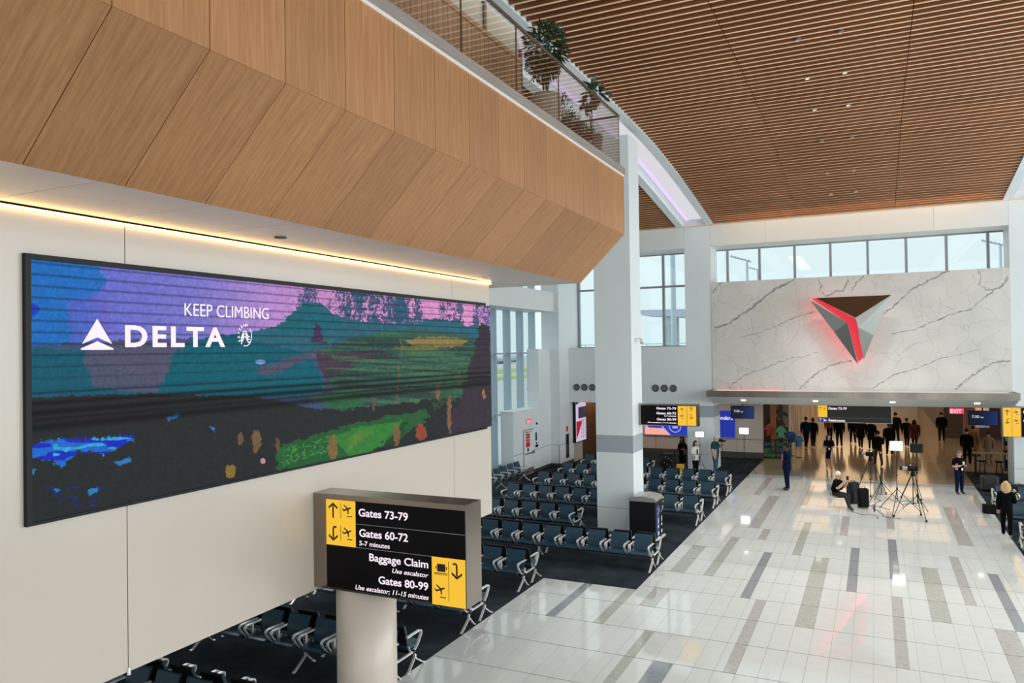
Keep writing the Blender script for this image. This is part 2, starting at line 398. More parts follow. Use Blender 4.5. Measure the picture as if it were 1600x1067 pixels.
# ---- far wall: pilasters, lintel, panel under the left windows
def column(name, x0, x1, y0, y1, top, label):
    c = MB(); c.box((x0+.012, y0+.012, 0), (x1-.012, y1-.012, top)); root = struct(c.build(name, M['gap']))
    for z0, z1, mk in ((0.0, .775, 'wallw'), (.787, 2.60, 'wallw'), (2.60, 3.16, 'greyband'), (3.165, top, 'wallw')):
        p = MB(); p.box((x0, y0, z0), (x1, y1, z1)); p.build('column_panel', M[mk], root)
    return root
column('wall_column', -8.44, -7.18, 24.05, 25.2, 13.05, '')
column('wall_pilaster_left', -8.465, -7.18, 37.7, 39.4, 12.55, '')
column('wall_pilaster_right', 5.16, 6.45, 37.7, 39.4, 12.55, '')
wb_ = MB()
wb_.box((-18, 37.72, 10.98), (-8.465, 39.4, 14)); wb_.box((-7.18, 37.72, 10.98), (5.16, 39.4, 14)); wb_.box((6.45, 37.72, 10.98), (14, 39.4, 14))
wb_.box((-8.465, 37.72, 12.5), (-7.18, 39.4, 14)); wb_.box((5.16, 37.72, 12.5), (6.45, 39.4, 14))
wb_.box((6.45, 37.72, 3.24), (14, 39.4, 9.2))
wall_far = struct(wb_.build('wall_far', M['white']))
for xa, xb in ((-7.17, -4.6), (-4.59, -0.5), (-0.49, 2.4), (2.41, 5.15), (-15.0, -11.6), (-11.59, -8.475)):
    p = MB(); p.box((xa, 37.7, 10.985), (xb, 37.72, 13)); p.build('wall_panel', M['white'], wall_far)
hb = MB(); hb.box((-15.05, 37.7, 3.24), (-8.465, 39.3, 6.08))
struct(hb.build('wall_header', M['wallw']))
sb = MB(); sb.box((-15.05, 37.68, 6.08), (-8.47, 39.3, 6.11)); struct(sb.build('trim_1', M['white']))

# windows of the far wall
def window(name, x0, x1, z0, z1, xs, zs, Y=39.3):
    fr = MB(); fr.box((x0, Y-.02, z0), (x1, Y+.08, z0+.06)); fr.box((x0, Y-.02, z1-.07), (x1, Y+.08, z1))
    root = struct(fr.build(name, M['greyp']))
    for x in xs:
        b = MB(); b.box((x-.055, Y-.12, z0+.06), (x+.055, Y+.06, z1-.07)); b.build('mullion', M['greyp'], root)
    for z in zs:
        b = MB(); b.box((x0, Y-.08, z-.05), (x1, Y+.05, z+.05)); b.build('transom', M['greyp'], root)
    ex = [x0]+list(xs)+[x1]; ez = [z0+.06]+list(zs)+[z1-.07]
    for i in range(len(ex)-1):
        for j in range(len(ez)-1):
            b = MB(); b.box((ex[i]+.05, Y+.01, ez[j]+.03), (ex[i+1]-.05, Y+.025, ez[j+1]-.03)); b.build('pane', M['glass'], root)
    return root
window('window_1', -15.05, -8.465, 6.1, 10.96, [-14.65+.0, -12.25, -9.93], [9.24])
window('window_2', -7.18, 5.16, 9.18, 10.98, [-6.64, -5.09, -3.45, -1.84, -0.23, 1.37, 2.98, 4.58], [])
window('window_3', 6.45, 14, 9.18, 10.96, [8.0, 9.6, 11.2, 12.8], [])

# ---- marble feature wall with inlaid grey veins
M['marble'] = mat('veined_grey_marble', (0.66, 0.63, 0.58), 0.12, noise=(0.9, 0.05), spec=0.6)
M['vein'] = mat('grey_marble_vein', (0.34, 0.33, 0.33), 0.15, noise=(5, 0.25))
def marble_web(m):
    nt = m.node_tree; b = nt.nodes['Principled BSDF']; old = b.inputs['Base Color'].links[0].from_socket
    tc = node(nt, 'ShaderNodeTexCoord'); nz = node(nt, 'ShaderNodeTexNoise'); nz.inputs['Scale'].default_value = 1.3; nz.inputs['Detail'].default_value = 5
    ad = node(nt, 'ShaderNodeMixRGB', blend_type='LINEAR_LIGHT'); ad.inputs[0].default_value = .55
    nt.links.new(tc.outputs['Object'], nz.inputs['Vector']); nt.links.new(tc.outputs['Object'], ad.inputs[1]); nt.links.new(nz.outputs['Color'], ad.inputs[2])
    vo = node(nt, 'ShaderNodeTexVoronoi', feature='DISTANCE_TO_EDGE'); vo.inputs['Scale'].default_value = .85; nt.links.new(ad.outputs[0], vo.inputs['Vector'])
    rp = node(nt, 'ShaderNodeValToRGB'); rp.color_ramp.elements[0].position = 0; rp.color_ramp.elements[0].color = (.87, .87, .87, 1); rp.color_ramp.elements[1].position = .028; rp.color_ramp.elements[1].color = (1, 1, 1, 1)
    nt.links.new(vo.outputs['Distance'], rp.inputs[0]); mx = node(nt, 'ShaderNodeMixRGB', blend_type='MULTIPLY'); mx.inputs[0].default_value = 1
    nt.links.new(old, mx.inputs[1]); nt.links.new(rp.outputs[0], mx.inputs[2]); nt.links.new(mx.outputs[0], b.inputs['Base Color'])
marble_web(M['marble'])
mb = MB(); mb.box((-7.17, 37.66, 3.95), (5.15, 39.2, 9.2)); marble = struct(mb.build('wall_marble', M['marble']))
def mz(a, b):   # pixel of the 3.048x crop at (1080, 340) to the slab's plane
    p = px(1080+a/3.048, 340+b/3.048, 37.66); return p.x, p.z
def vein(pts, w0, w1, bld, seed):
    rnd = random.Random(seed); P = []
    for i in range(len(pts)-1):
        n = 6
        for k in range(n): t = k/n; P.append((pts[i][0]*(1-t)+pts[i+1][0]*t, pts[i][1]*(1-t)+pts[i+1][1]*t))
    P.append(pts[-1]); P = [mz(*p) for p in P]
    P = [(x+rnd.uniform(-.035, .035), z+rnd.uniform(-.035, .035)) for x, z in P]
    vs = []; fs = []; n = len(P)
    for i, (x, z) in enumerate(P):
        a, b = P[max(i-1, 0)], P[min(i+1, n-1)]; d = Vector((b[0]-a[0], b[1]-a[1])).normalized()
        w = (w0+(w1-w0)*i/n)*rnd.uniform(.35, 1.15)/2
        x = min(max(x, -7.1), 5.08); z = min(max(z, 4.0), 9.16)
        vs += [(x-d.y*w, 37.658, z+d.x*w), (x+d.y*w, 37.658, z-d.x*w)]
    for i in range(n-1): fs.append((2*i, 2*i+2, 2*i+3, 2*i+1))
    bld.add(vs, fs)
vb = MB()
for i, (pts, a, b) in enumerate([
    ([(490,295),(400,340),(330,395),(290,430),(230,470),(180,505),(110,525)], .10, .13), ([(235,570),(330,545),(420,510),(490,475),(580,450)], .03, .06),
    ([(140,310),(118,335),(102,360)], .07, .09), ([(605,290),(620,325),(610,345),(640,375),(690,352),(720,350),(750,298)], .05, .09), ([(825,275),(790,305),(765,345)], .08, .06),
    ([(1228,252),(1160,285),(1095,318),(1040,350),(1000,390),(940,440),(915,465)], .10, .06), ([(950,555),(1060,535),(1140,500),(1230,465),(1330,435)], .05, .07),
    ([(1330,435),(1400,380),(1440,345),(1480,325),(1515,280)], .05, .11), ([(1370,250),(1382,290),(1372,320),(1410,345),(1440,345)], .04, .07),
    ([(605,640),(540,660),(470,670),(400,695),(340,722),(265,745),(200,790),(180,815)], .03, .06), ([(765,680),(700,692),(650,710),(600,740),(550,780),(515,815)], .10, .05),
    ([(1375,625),(1290,652),(1200,665),(1120,700),(1050,725),(970,745),(900,790),(865,815)], .03, .06), ([(1525,680),(1450,690),(1400,712),(1350,745),(1300,780),(1260,820)], .12, .07),
    ([(285,480),(300,550),(330,575)], .02, .02), ([(450,620),(500,560),(520,500)], .012, .02), ([(1000,640),(1060,600),(1130,590)], .02, .012), ([(1180,380),(1200,420),(1260,440)], .015, .02), ([(230,790),(245,820)], .03, .03)]):
    vein(pts, a, b, vb, i)
tag(vb.build('marble_vein', M['vein'], marble), kind='stuff')

# ---- steel-edged canopy over the concourse mouth
can = thing('entrance_canopy', 'steel-edged white canopy above the mouth of the far concourse', 'canopy', (0, 0, 0))
b = MB(); b.box((-7.18, 36.05, 3.72), (5.2, 36.09, 4.0)); b.box((-7.18, 36.09, 3.72), (-7.15, 37.65, 4.0)); b.box((5.17, 36.09, 3.72), (5.2, 37.65, 4.0)); b.build('steel_fascia', M['steelw'], can)
b = MB(); b.prism([(36.09, 3.72), (37.65, 3.30), (37.65, 3.94), (36.09, 3.94)], -7.14, 5.16, axis=0); b.build('sloped_soffit', M['white'], can)
for x in (-5.6, -2.46, .64, 3.78):
    b = MB(); z = 3.72-(36.7-36.09)*.42/1.56-.012
    b.prism([(36.62, z+.017), (36.62, z+.0), (36.78, z-.042), (36.78, z-.02)], x-.10, x+.10, axis=0); b.build('downlight', M['dlight'], can)
b = MB(); b.box((-7.0, 37.5, 3.945), (5.0, 37.56, 3.975)); b.build('light_strip', M['ledw'], can)

# ---- left end: door wall, block pilaster, glazing with deep fins, boxed beam
b = MB(); b.box((-15.9, 31.9, 0.16), (-15.25, 34.95, 3.13)); b.box((-15.9, 34.95, 0.16), (-15.25, 36.4, 6.08)); b.box((-15.7, 36.4, 0.16), (-14.72, 39.4, 12.5))
wl = struct(b.build('wall_left_far', M['wallw']))
b = MB(); b.box((-15.89, 31.92, 0), (-15.262, 36.4, .16)); b.box((-15.6, 36.42, 0), (-14.735, 38.3, .16)); struct(b.build('baseboard_left', M['base']))
b = MB(); b.box((-15.249, 31.9, 1.10), (-15.244, 36.4, 1.115)); b.box((-15.25, 36.394, 1.10), (-14.72, 36.399, 1.115)); b.box((-14.719, 36.4, 1.10), (-14.714, 38.2, 1.115)); b.box((-14.80, 36.39, .16), (-14.785, 36.398, 1.1)); struct(b.build('trim_2', M['gap']))
b = MB(); b.box((-15.95, 31.85, 3.13), (-15.2, 34.95, 3.17)); struct(b.build('trim_3', M['white']))
b = MB(); b.box((-16.6, 16, 8.0), (-14.95, 36.38, 9.0)); struct(b.build('wall_beam_left', M['white']))
gl = MB(); gl.box((-16.34, 14, 0), (-16.26, 36.4, .12)); root = struct(gl.build('window_4', M['greyp']))
M['fin'] = mat('blue_grey_painted_metal', (0.36, 0.46, 0.52), 0.4)
y = 31.72-1.5*8
while y < 36.3:
    b = MB(); b.box((-16.36, y-.05, .12), (-15.98, y+.05, 11)); b.build('mullion', M['fin'], root)
    for z0, z1 in ((.12, 2.93), (3.01, 5.82), (5.94, 8.0), (8.0, 11)):
        b = MB(); b.box((-16.31, y+.06, z0+.03), (-16.295, min(y+1.44, 36.4), z1-.03)); b.build('pane', M['glass'], root)
    y += 1.5
for z in (2.97, 5.88):
    b = MB(); b.box((-16.33, 14, z-.05), (-16.12, 36.4, z+.05)); b.build('transom', M['fin'], root)
b = MB(); b.box((-16.6, -4, 0), (-16.2, 14, 12)); struct(b.build('wall_left_near', M['wallw']))
# exit door in the low wall
dr = struct(MB().box((-15.25, 32.95, 0), (-15.225, 34.1, 2.2)).build('door_1', M['greyp']))
b = MB(); b.box((-15.225, 33.0, .02), (-15.2, 34.05, 2.15)); leaf = b.build('door_leaf', M['wallw'], dr)
b = MB(); b.box((-15.2, 33.0, .02), (-15.192, 34.05, .34)); b.build('kick_plate', M['steel'], dr)
b = MB(); b.box((-15.2, 33.05, 1.02), (-15.13, 34.0, 1.08)); b.box((-15.2, 33.9, .98), (-15.12, 34.02, 1.14)); b.build('push_bar', M['steel'], dr)
b = MB(); b.box((-15.2, 33.1, 2.06), (-15.12, 33.35, 2.12)); b.tube([(-15.15, 33.2, 2.1), (-14.98, 33.4, 2.1), (-15.2, 33.7, 2.12)], .012, 5); b.build('door_closer', M['greyp'], dr)
pl = MB().box((-15.2, 33.18, 1.35), (-15.19, 33.62, 2.0)).build('placard', M['redp'], dr)
for i, t in enumerate(('STOP', 'EMERGENCY', 'EXIT ONLY')):
    text(t, .10, (-15.187, 33.22, 1.85-.14*i), (0, 1, 0), (0, 0, 1), M['plastic'], pl, sx=.8 if i else 1.0)
b = MB(); b.box((-15.2, 33.33, 1.14), (-15.185, 33.47, 1.3)); b.build('sticker', M['black'], dr)
ex = thing('exit_sign', 'red exit sign above the white door in the left wall', 'sign')
MB().box((-15.24, 33.25, 2.45), (-15.17, 33.75, 2.72)).build('sign_case', M['plastic'], ex)
M['redlit'] = emis('red_exit_face', (1.0, .04, .12), 1.2)
fce = MB().box((-15.17, 33.27, 2.47), (-15.165, 33.73, 2.70)).build('sign_face', M['redlit'], ex)
text('EXIT', .17, (-15.162, 33.30, 2.51), (0, 1, 0), (0, 0, 1), M['txt'], fce, sx=.95)
cr = thing('card_reader', 'small black card reader on the wall beside the exit door', 'reader')
MB().rbox((-15.245, 34.42, 1.55), (-15.21, 34.52, 1.95), .01, axis=0).build('reader_body', M['blackm'], cr)
MB().box((-15.21, 34.44, 1.78), (-15.207, 34.50, 1.92)).build('reader_display', M['blue'], cr)
ap = thing('alarm_panel', 'black round wall alarm just below the card reader', 'alarm')
MB().rbox((-15.245, 34.38, 1.22), (-15.20, 34.66, 1.34), .02, axis=0).build('alarm_box', M['blackm'], ap); MB().lathe([(.05, 0), (.05, .03), (.03, .05)], 12).build('alarm_dome', M['black'], ap).matrix_basis = Matrix.Translation((-15.245, 34.5, 1.42)) @ Matrix.Rotation(PI/2, 4, 'Y')
sm = thing('wall_sensor', 'small black round sensor on the wall above the card reader', 'sensor')
MB().lathe([(.06, 0), (.06, .03), (.04, .05)], 12).build('sensor_body', M['blackm'], sm).matrix_basis = Matrix.Translation((-15.245, 34.55, 2.38)) @ Matrix.Rotation(PI/2, 4, 'Y')
fe = thing('fire_extinguisher_cabinet', 'tall dark fire extinguisher cabinet with a red label above it', 'cabinet')
MB().box((-14.715, 37.1, .32), (-14.69, 37.55, 1.62)).build('cabinet_frame', M['steel'], fe)
MB().box((-14.69, 37.15, .37), (-14.685, 37.5, 1.57)).build('cabinet_glass', M['black'], fe)
MB().tube([(-14.68, 37.32, .5), (-14.68, 37.32, 1.05)], .012, 6).build('door_pull', M['steel'], fe)
lb = MB().box((-14.717, 37.22, 1.72), (-14.712, 37.48, 2.0)).build('red_label', M['redp'], fe)

# ---- back wall of the gate area with screens, corridor mouth
b = MB(); b.box((-12.6, 42.7, .32), (-5.55, 43.2, 3.7)); struct(b.build('wall_gate_back', M['cream']))
b = MB(); b.box((-12.6, 42.68, 1.0), (-5.55, 42.698, 1.02))
for x in (-11.4, -9.9, -8.4, -6.9): b.box((x, 42.69, .32), (x+.012, 42.698, 1.0))
struct(b.build('trim_4', M['gap']))
b = MB(); b.box((-12.6, 42.72, 0), (-5.56, 43.2, .32)); struct(b.build('baseboard_gate', M['base']))
b = MB(); b.box((-16.6, 45.0, 0), (-12.6, 45.3, 3.7)); b.box((-12.75, 42.71, 0), (-12.6, 45.0, 3.7)); struct(b.build('wall_corridor', M['brown']))
b = MB(); b.box((-14.9, 38.32, 0), (-14.7, 39.6, 3.7), 0); b.box((-14.9, 39.6, 0), (-14.7, 45, 3.7), 1); struct(b.build('wall_corridor_left', [M['cream'], M['brown']]))
b = MB(); b.box((-18, 39.4, 3.7), (-6.0, 45.3, 3.9)); b.box((-6.0, 39.4, 3.7), (14, 96, 3.9)); struct(b.build('ceiling_concourse', M['white']))
b = MB(); b.box((-14.65, 39.5, 3.55), (-14.0, 45.0, 3.6)); struct(b.build('trim_5', M['led']))
# ---- ceiling: curved plenum, wooden slats, beams with coves
PROF = [(-6, 13.47), (14.6, 13.47), (17.1, 13.47), (22.4, 13.47), (26.5, 13.36), (30.4, 13.0), (35.4, 12.34), (37.72, 12.01), (40, 11.7)]
def zc(y):
    for (a, za), (b_, zb) in zip(PROF, PROF[1:]):
        if y <= b_:
            t = (y-a)/(b_-a); return za+(zb-za)*t
    return PROF[-1][1]
def zs(y): return (zc(y-1.2)+zc(y-.6)+zc(y)+zc(y+.6)+zc(y+1.2))/5 if y < 36 else zc(y)
YS = [-6, 0, 10, 16, 20, 22]+[22+.8*k for k in range(1, 20)]+[37.715]
def sweep(sec, bld):        # sec: list of (x, dz), closed
    n = len(sec); vs = []; fs = []
    for y in YS: vs += [(x, y, zs(y)+dz) for x, dz in sec]
    for i in range(len(YS)-1):
        for k in range(n): fs.append((i*n+k, i*n+(k+1) % n, (i+1)*n+(k+1) % n, (i+1)*n+k))
    fs.append(tuple(range(n))); fs.append(tuple(reversed(range((len(YS)-1)*n, len(YS)*n))))
    return bld.add(vs, fs)
b = MB(); sweep([(-18, .52), (15, .52), (15, .7), (-18, .7)], b)
ceiling = struct(b.build('ceiling', M['slat_dark']))
slat_m = {}
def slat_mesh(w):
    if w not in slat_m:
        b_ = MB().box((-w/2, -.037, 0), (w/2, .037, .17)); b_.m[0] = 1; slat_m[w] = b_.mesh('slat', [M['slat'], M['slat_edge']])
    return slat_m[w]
SEG = [(-6.98, -3.12), (-3.10, .90), (.92, 4.93)]
y = 14.44; rows = []
while y < 37.6: rows.append(y); y += .31
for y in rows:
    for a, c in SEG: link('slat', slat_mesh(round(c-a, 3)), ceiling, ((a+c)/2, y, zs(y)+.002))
nb = MB(); y = 14.13
while y > -5:
    for a, c in SEG: nb.box((a, y-.031, zs(y)), (c, y+.031, zs(y)+.17))
    y -= .31
for y in rows+[14.13-.31*k for k in range(40)]:
    nb.box((-15, y-.031, zs(y)), (-8.82, y+.031, zs(y)+.17)); nb.box((6.77, y-.031, zs(y)), (14.5, y+.031, zs(y)+.17))
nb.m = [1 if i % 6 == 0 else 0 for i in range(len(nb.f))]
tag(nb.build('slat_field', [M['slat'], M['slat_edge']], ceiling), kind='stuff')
for nm, s0, sg in (('ceiling_beam_left', -7.0, -1), ('ceiling_beam_right', 4.95, 1)):
    X = lambda d: s0+sg*d
    b = MB(); sweep([(X(0), -.02), (X(.34), -.02), (X(.34), .12), (X(.42), .30), (X(.60), .38), (X(1.2), .38), (X(1.38), .30), (X(1.46), .12), (X(1.46), -.02), (X(1.8), -.02), (X(1.8), .5), (X(0), .5)], b)
    r = struct(b.build(nm, M['wallw']))
    l = MB(); sweep([(X(1.36), .30), (X(1.20), .365), (X(1.20), .372), (X(1.38), .315)], l); l.build('cove_glow_fill', M['violet'], r)  # glow of the LED-lit cove surface, given as emission
    l = MB(); sweep([(X(.60), .362), (X(1.18), .362), (X(1.18), .375), (X(.60), .375)], l); l.build('cove_glow_fill', M['covew'], r)
b = MB(); b.box((-16.6, 37.5, 12.0), (14, 37.71, 12.03)); struct(b.build('trim_6', M['slat_edge']))
grp = 'small round downlights between the ceiling slats'
dl = None
for y in (19.68, 22.6, 25.45, 28.65, 32.14, 34.75):
    for x, side in ((-1.56, 'left'), (-.6, 'right')):
        t = thing('ceiling_light', side+' small downlight of the '+dict(zip((19.68, 22.6, 25.45, 28.65, 32.14, 34.75), ('pair nearest the viewer', 'second nearest pair', 'third nearest pair', 'third farthest pair', 'second farthest pair', 'pair nearest the far wall')))[y]+' between the ceiling slats', 'light', (x, y, zs(y)-.005), 0, grp)
        MB().lathe([(.075, .06), (.075, 0), (.058, 0), (.05, .03)], 14).build('trim_ring', M['steel'], t)
        MB().lathe([(.05, .028), (.05, .02)], 12).build('lens', M['dlight'], t)
# ================================================================== BALCONY AND FEATURE WALL (left)
XF, XS, ZB0, ZF, ZT, YE = -4.771, -5.79, 7.46, 8.45, 9.69, 15.6
XW = -7.3125
b = MB(); b.box((-12.5, -3, 2.64), (XW-.02, 14.18, 7.44)); wall_left = struct(b.build('wall_left', M['gap']))
for ya, yb in ((-3, 1.0), (1.01, 5.595), (5.607, 12.64), (12.652, 14.2)):
    p = MB(); p.box((XW-.02, ya, 2.61), (XW, yb, 7.41)); p.build('wall_panel', M['cream'], wall_left)
p = MB(); p.box((-12.5, 14.18, 2.61), (XW-.02, 14.2, 7.41)); p.build('wall_panel', M['wallw'], wall_left)
p = MB(); p.box((-12.5, -3, 2.61), (XW-.02, 14.18, 2.64)); p.build('underside_panel', M['wallw'], wall_left)
b = MB(); b.tube([(XW+.01, 5.6, 2.58), (XW+.01, 5.6, 2.66)], .02, 8); b.build('panel_clip', M['alu'], wall_left)
# warm cove light where wall and soffit meet
b = MB(); b.box((XW+.004, -3, 7.415), (XW+.035, 14.25, 7.44)); struct(b.build('trim_7', M['led']))
bal = thing('balcony', 'oak-panelled balcony hanging out over the big video wall', 'balcony')
b = MB(); b.prism([(XF-.03, ZF+.01), (XF-.03, ZT), (-12.5, ZT), (-12.5, ZB0+.03), (XS-.01, ZB0+.03)], -3, YE-.01, axis=1); b.build('core', M['gap'], bal)
P0, PP = 3.569, .8665
vpm = MB().box((0, .004, 0), (.028, PP-.004, ZT-ZF-.004)).mesh('upright_panel', M['panel_v'])
k = -7
while P0+PP*k < YE-.05:
    ya = P0+PP*k; yb = min(ya+PP, YE)
    if yb-ya < PP-.02:
        vm = MB().box((0, .004, 0), (.028, yb-ya, ZT-ZF-.004)).mesh('upright_panel', M['panel_v'])
    else: vm = vpm
    link('upright_panel', vm, bal, (XF-.028, ya, ZF+.004))
    dx, dz = XS-XF, ZB0-ZF; L = math.hypot(dx, dz); nx, nz = -dz/L, dx/L
    if nz > 0: nx, nz = -nx, -nz
    q = [(XF, ZF), (XS, ZB0), (XS-nx*.028, ZB0-nz*.028), (XF-nx*.028, ZF-nz*.028)]
    sp = MB(); sp.prism([(x_-XF, z_-ZF) for x_, z_ in q], .004, yb-ya-.004, axis=1)
    link('slanted_panel', sp.mesh('slanted_panel', M['panel_s']), bal, (XF, ya, ZF))
    k += 1
y = -3.0; k = 0
while y < YE:
    yb = min(y+1.2, YE)
    b = MB(); b.box((-8.6, y+.004, ZB0), (XS-.004, yb-.004, ZB0+.03)) if yb > 14.3 else b.box((XW+.05, y+.004, ZB0), (XS-.004, yb-.004, ZB0+.03))
    b.build('soffit_panel', M['soffit'], bal); y = yb
b = MB(); b.prism([(XF, ZF), (XF, ZT), (-12.5, ZT), (-12.5, ZB0), (XS, ZB0)], YE-.01, YE+.01, axis=1); b.build('end_panel', M['panel_v'], bal)
b = MB(); b.box((XF-.02, -3, ZT+.02), (XF+.035, YE+.02, 9.861)); b.box((-9.5, YE-.02, ZT+.02), (XF-.02, YE+.02, 9.861)); b.build('steel_edge', M['steel'], bal)
b = MB(); b.box((XF+.002, -3, ZT-.012), (XF+.022, YE, ZT+.018)); b.build('light_line', M['ledw'], bal)
b = MB(); b.box((-12.5, -3, ZT), (XF-.02, YE-.02, 9.855)); b.build('deck', M['greyp'], bal)
for (x, y) in ((-6.66, 7.28), (-6.9, 13.3)):
    sk = thing('sprinkler_plate', 'round concealed sprinkler plate in the soffit '+('above the left part' if y < 10 else 'above the far end')+' of the video wall', 'sprinkler', (x, y, ZB0))
    MB().lathe([(.075, -.012), (.075, -.001)], 16).build('cover_plate', M['brown'] if y < 10 else M['steel'], sk)
gr = thing('glass_railing', 'clear glass railing with slim steel handrail along the balcony edge', 'railing')
js = [15.35]
while js[-1] > -3: js.append(js[-1]-1.69)
for a, c in zip(js[1:], js):
    b = MB(); b.box((XF-.012, a+.012, 9.864), (XF, c-.012, 10.89)); b.build('glass_panel', M['railglass'], gr)
    b = MB(); b.box((XF-.013, a-.012, 9.864), (XF+.001, a+.012, 10.9)); b.build('panel_joint', M['steelw'], gr)
b = MB(); b.box((-7.1, 15.34, 9.864), (XF-.02, 15.352, 10.89)); b.build('glass_panel', M['railglass'], gr)
b = MB(); b.rbox((XF-.03, -3, 10.89), (XF+.015, 15.37, 10.93), .01, axis=1); b.rbox((-7.1, 15.33, 10.89), (XF-.03, 15.37, 10.93), .01, axis=0); b.build('handrail', M['steelw'], gr)
b = MB(); b.tube([(XF-.006, 15.35, 9.864), (XF-.006, 15.35, 10.9)], .008, 6); b.build('corner_post', M['steelw'], gr)
# walnut board screen behind the railing
bw = thing('slatted_booth_wall', 'tall walnut board screen with grey upper panels on the balcony', 'screen')
b = MB(); b.box((-6.3, -3, 9.857), (-6.225, 13.6, 11.70)); b.build('backing', M['blackm'], bw)
brd = MB().box((0, 0, 0), (.025, .148, 1.82)).mesh('board', M['rib']); y = 4.0
while y < 13.45: link('board', brd, bw, (-6.225, y, 9.86)); y += .16
b = MB(); b.box((-6.33, -3, 11.68), (-6.19, 13.62, 11.77)); b.build('cap_rail', M['rib'], bw)
b = MB(); b.prism([(-3, 11.77), (13.62, 11.77), (13.62, 12.02), (13.5, 12.20), (13.25, 12.26), (-3, 12.26)], -6.28, -6.25, axis=0); b.build('upper_panel', M['frost'], bw)
for y in (4.2, 7.0, 9.6, 12.05):
    b = MB(); b.box((-6.3, y, 11.7), (-6.22, y+.1, 12.3)); b.build('upright_post', M['brown'], bw)
b = MB(); b.box((-6.32, 13.56, 9.857), (-6.2, 13.64, 11.95)); b.build('end_post', M['brown'], bw)
# plants in pots
def leaf_cloud(bld, c, r, n, size, seed, droop=.3, aspect=.42):
    rnd = random.Random(seed)
    for _ in range(n):
        while True:
            p = Vector((rnd.uniform(-1, 1), rnd.uniform(-1, 1), rnd.uniform(-1, 1)))
            if p.length < 1 and p.length > rnd.random()*.6: break
        q = Vector((c[0]+p.x*r[0], c[1]+p.y*r[1], c[2]+p.z*r[2]))
        d = (p.normalized()+Vector((rnd.uniform(-.7, .7), rnd.uniform(-.7, .7), rnd.uniform(-.6, .5)-droop))).normalized()
        s_ = d.cross(Vector((rnd.uniform(-.3, .3), rnd.uniform(-.3, .3), 1))).normalized(); nn = s_.cross(d).normalized()
        L = size*rnd.uniform(.7, 1.2); w = L*aspect
        vs = [q, q+d*L*.45+s_*w*.5+nn*.03*L, q+d*L*.45-s_*w*.5+nn*.03*L, q+d*L*.45-nn*.06*L, q+d*L*.8+s_*w*.32, q+d*L*.8-s_*w*.32, q+d*L]
        bld.add(vs, [(0, 1, 3), (0, 3, 2), (1, 4, 3), (3, 5, 2), (3, 4, 6), (3, 6, 5)])
t = thing('potted_fig_tree', 'bushy small-leaved tree in a tall taupe pot on the balcony', 'plant', (-5.28, 12.6, 9.858), 0, None)
MB().lathe([(.22, 0), (.26, .03), (.285, .7), (.27, .74), (.24, .74), (.235, .68)], 24).build('pot', M['pot'], t, smooth=False)
MB().lathe([(.235, .66), (.235, .69)], 16).build('soil', M['bark'], t)
b = MB(); rnd = random.Random(3)
for k in range(5):
    a = k*1.3; b.tube([(.04*math.cos(a), .04*math.sin(a), .68), (.05*math.cos(a+.6), .05*math.sin(a+.6), 1.0), (.12*math.cos(a), .12*math.sin(a), 1.35), (.2*math.cos(a+.3), .2*math.sin(a+.3), 1.65)], [.018, .016, .012, .006], 6)
b.build('trunk', M['bark'], t)
b = MB(); leaf_cloud(b, (0, .05, 1.62), (.38, .42, .42), 900, .12, 1); leaf_cloud(b, (0, -.12, 1.25), (.30, .34, .28), 380, .10, 2); tag(b.build('foliage', M['leaf'], t), kind='stuff')
t = thing('potted_fiddle_leaf_fig', 'slim fig with large glossy leaves in a dark pot at the balcony end', 'plant', (-5.18, 14.72, 9.858))
MB().lathe([(.16, 0), (.20, .03), (.25, .5), (.24, .53), (.21, .53), (.2, .48)], 22).build('pot', M['pot2'], t)
MB().lathe([(.2, .47), (.2, .5)], 16).build('soil', M['bark'], t)
b = MB(); b.tube([(0, 0, .49), (.01, -.03, .8), (-.02, .02, 1.0), (.0, .03, 1.15)], [.016, .014, .012, .010], 6)
for a, h_ in ((.5, 1.45), (2.6, 1.38), (4.3, 1.3), (1.5, 1.5)): b.tube([(0, .03, 1.12), (.12*math.cos(a), .03+.14*math.sin(a), 1.25), (.2*math.cos(a), .03+.24*math.sin(a), h_)], [.009, .007, .004], 5)
b.build('trunk', M['bark'], t)
b = MB()
for i, (cx, cy, cz) in enumerate(((.14, -.12, 1.38), (-.1, .28, 1.33), (.05, -.2, 1.25), (.0, .05, 1.48), (.1, .3, 1.42))): leaf_cloud(b, (cx, cy, cz), (.12, .14, .13), 11, .23, 20+i, .1, .6)
tag(b.build('foliage', M['leaf'], t), kind='stuff')
b = MB(); leaf_cloud(b, (0, 0, .56), (.2, .2, .09), 60, .12, 31, -.6, .2); tag(b.build('undergrowth', M['leaf2'], t), kind='stuff')
for i, (x, y, h) in enumerate(((-5.2, 13.16, .60), (-5.22, 13.68, .45), (-5.2, 14.18, .36))):
    t = thing('potted_shrub', ('tallest of the three grassy shrubs, next to the taupe pot', 'middle one of the three grassy shrubs between the balcony pots', 'lowest of the three grassy shrubs, beside the dark pot')[i], 'plant', (x, y, 9.858))
    MB().lathe([(.13, 0), (.16, .02), (.19, .24), (.17, .26), (.16, .22)], 16).build('pot', M['pot2'], t)
    b = MB(); leaf_cloud(b, (0, 0, .26+h*.5), (.20, .17, h*.55), 320, .10, 50+i, -.35, .2); tag(b.build('foliage', M['leaf2'], t), kind='stuff')

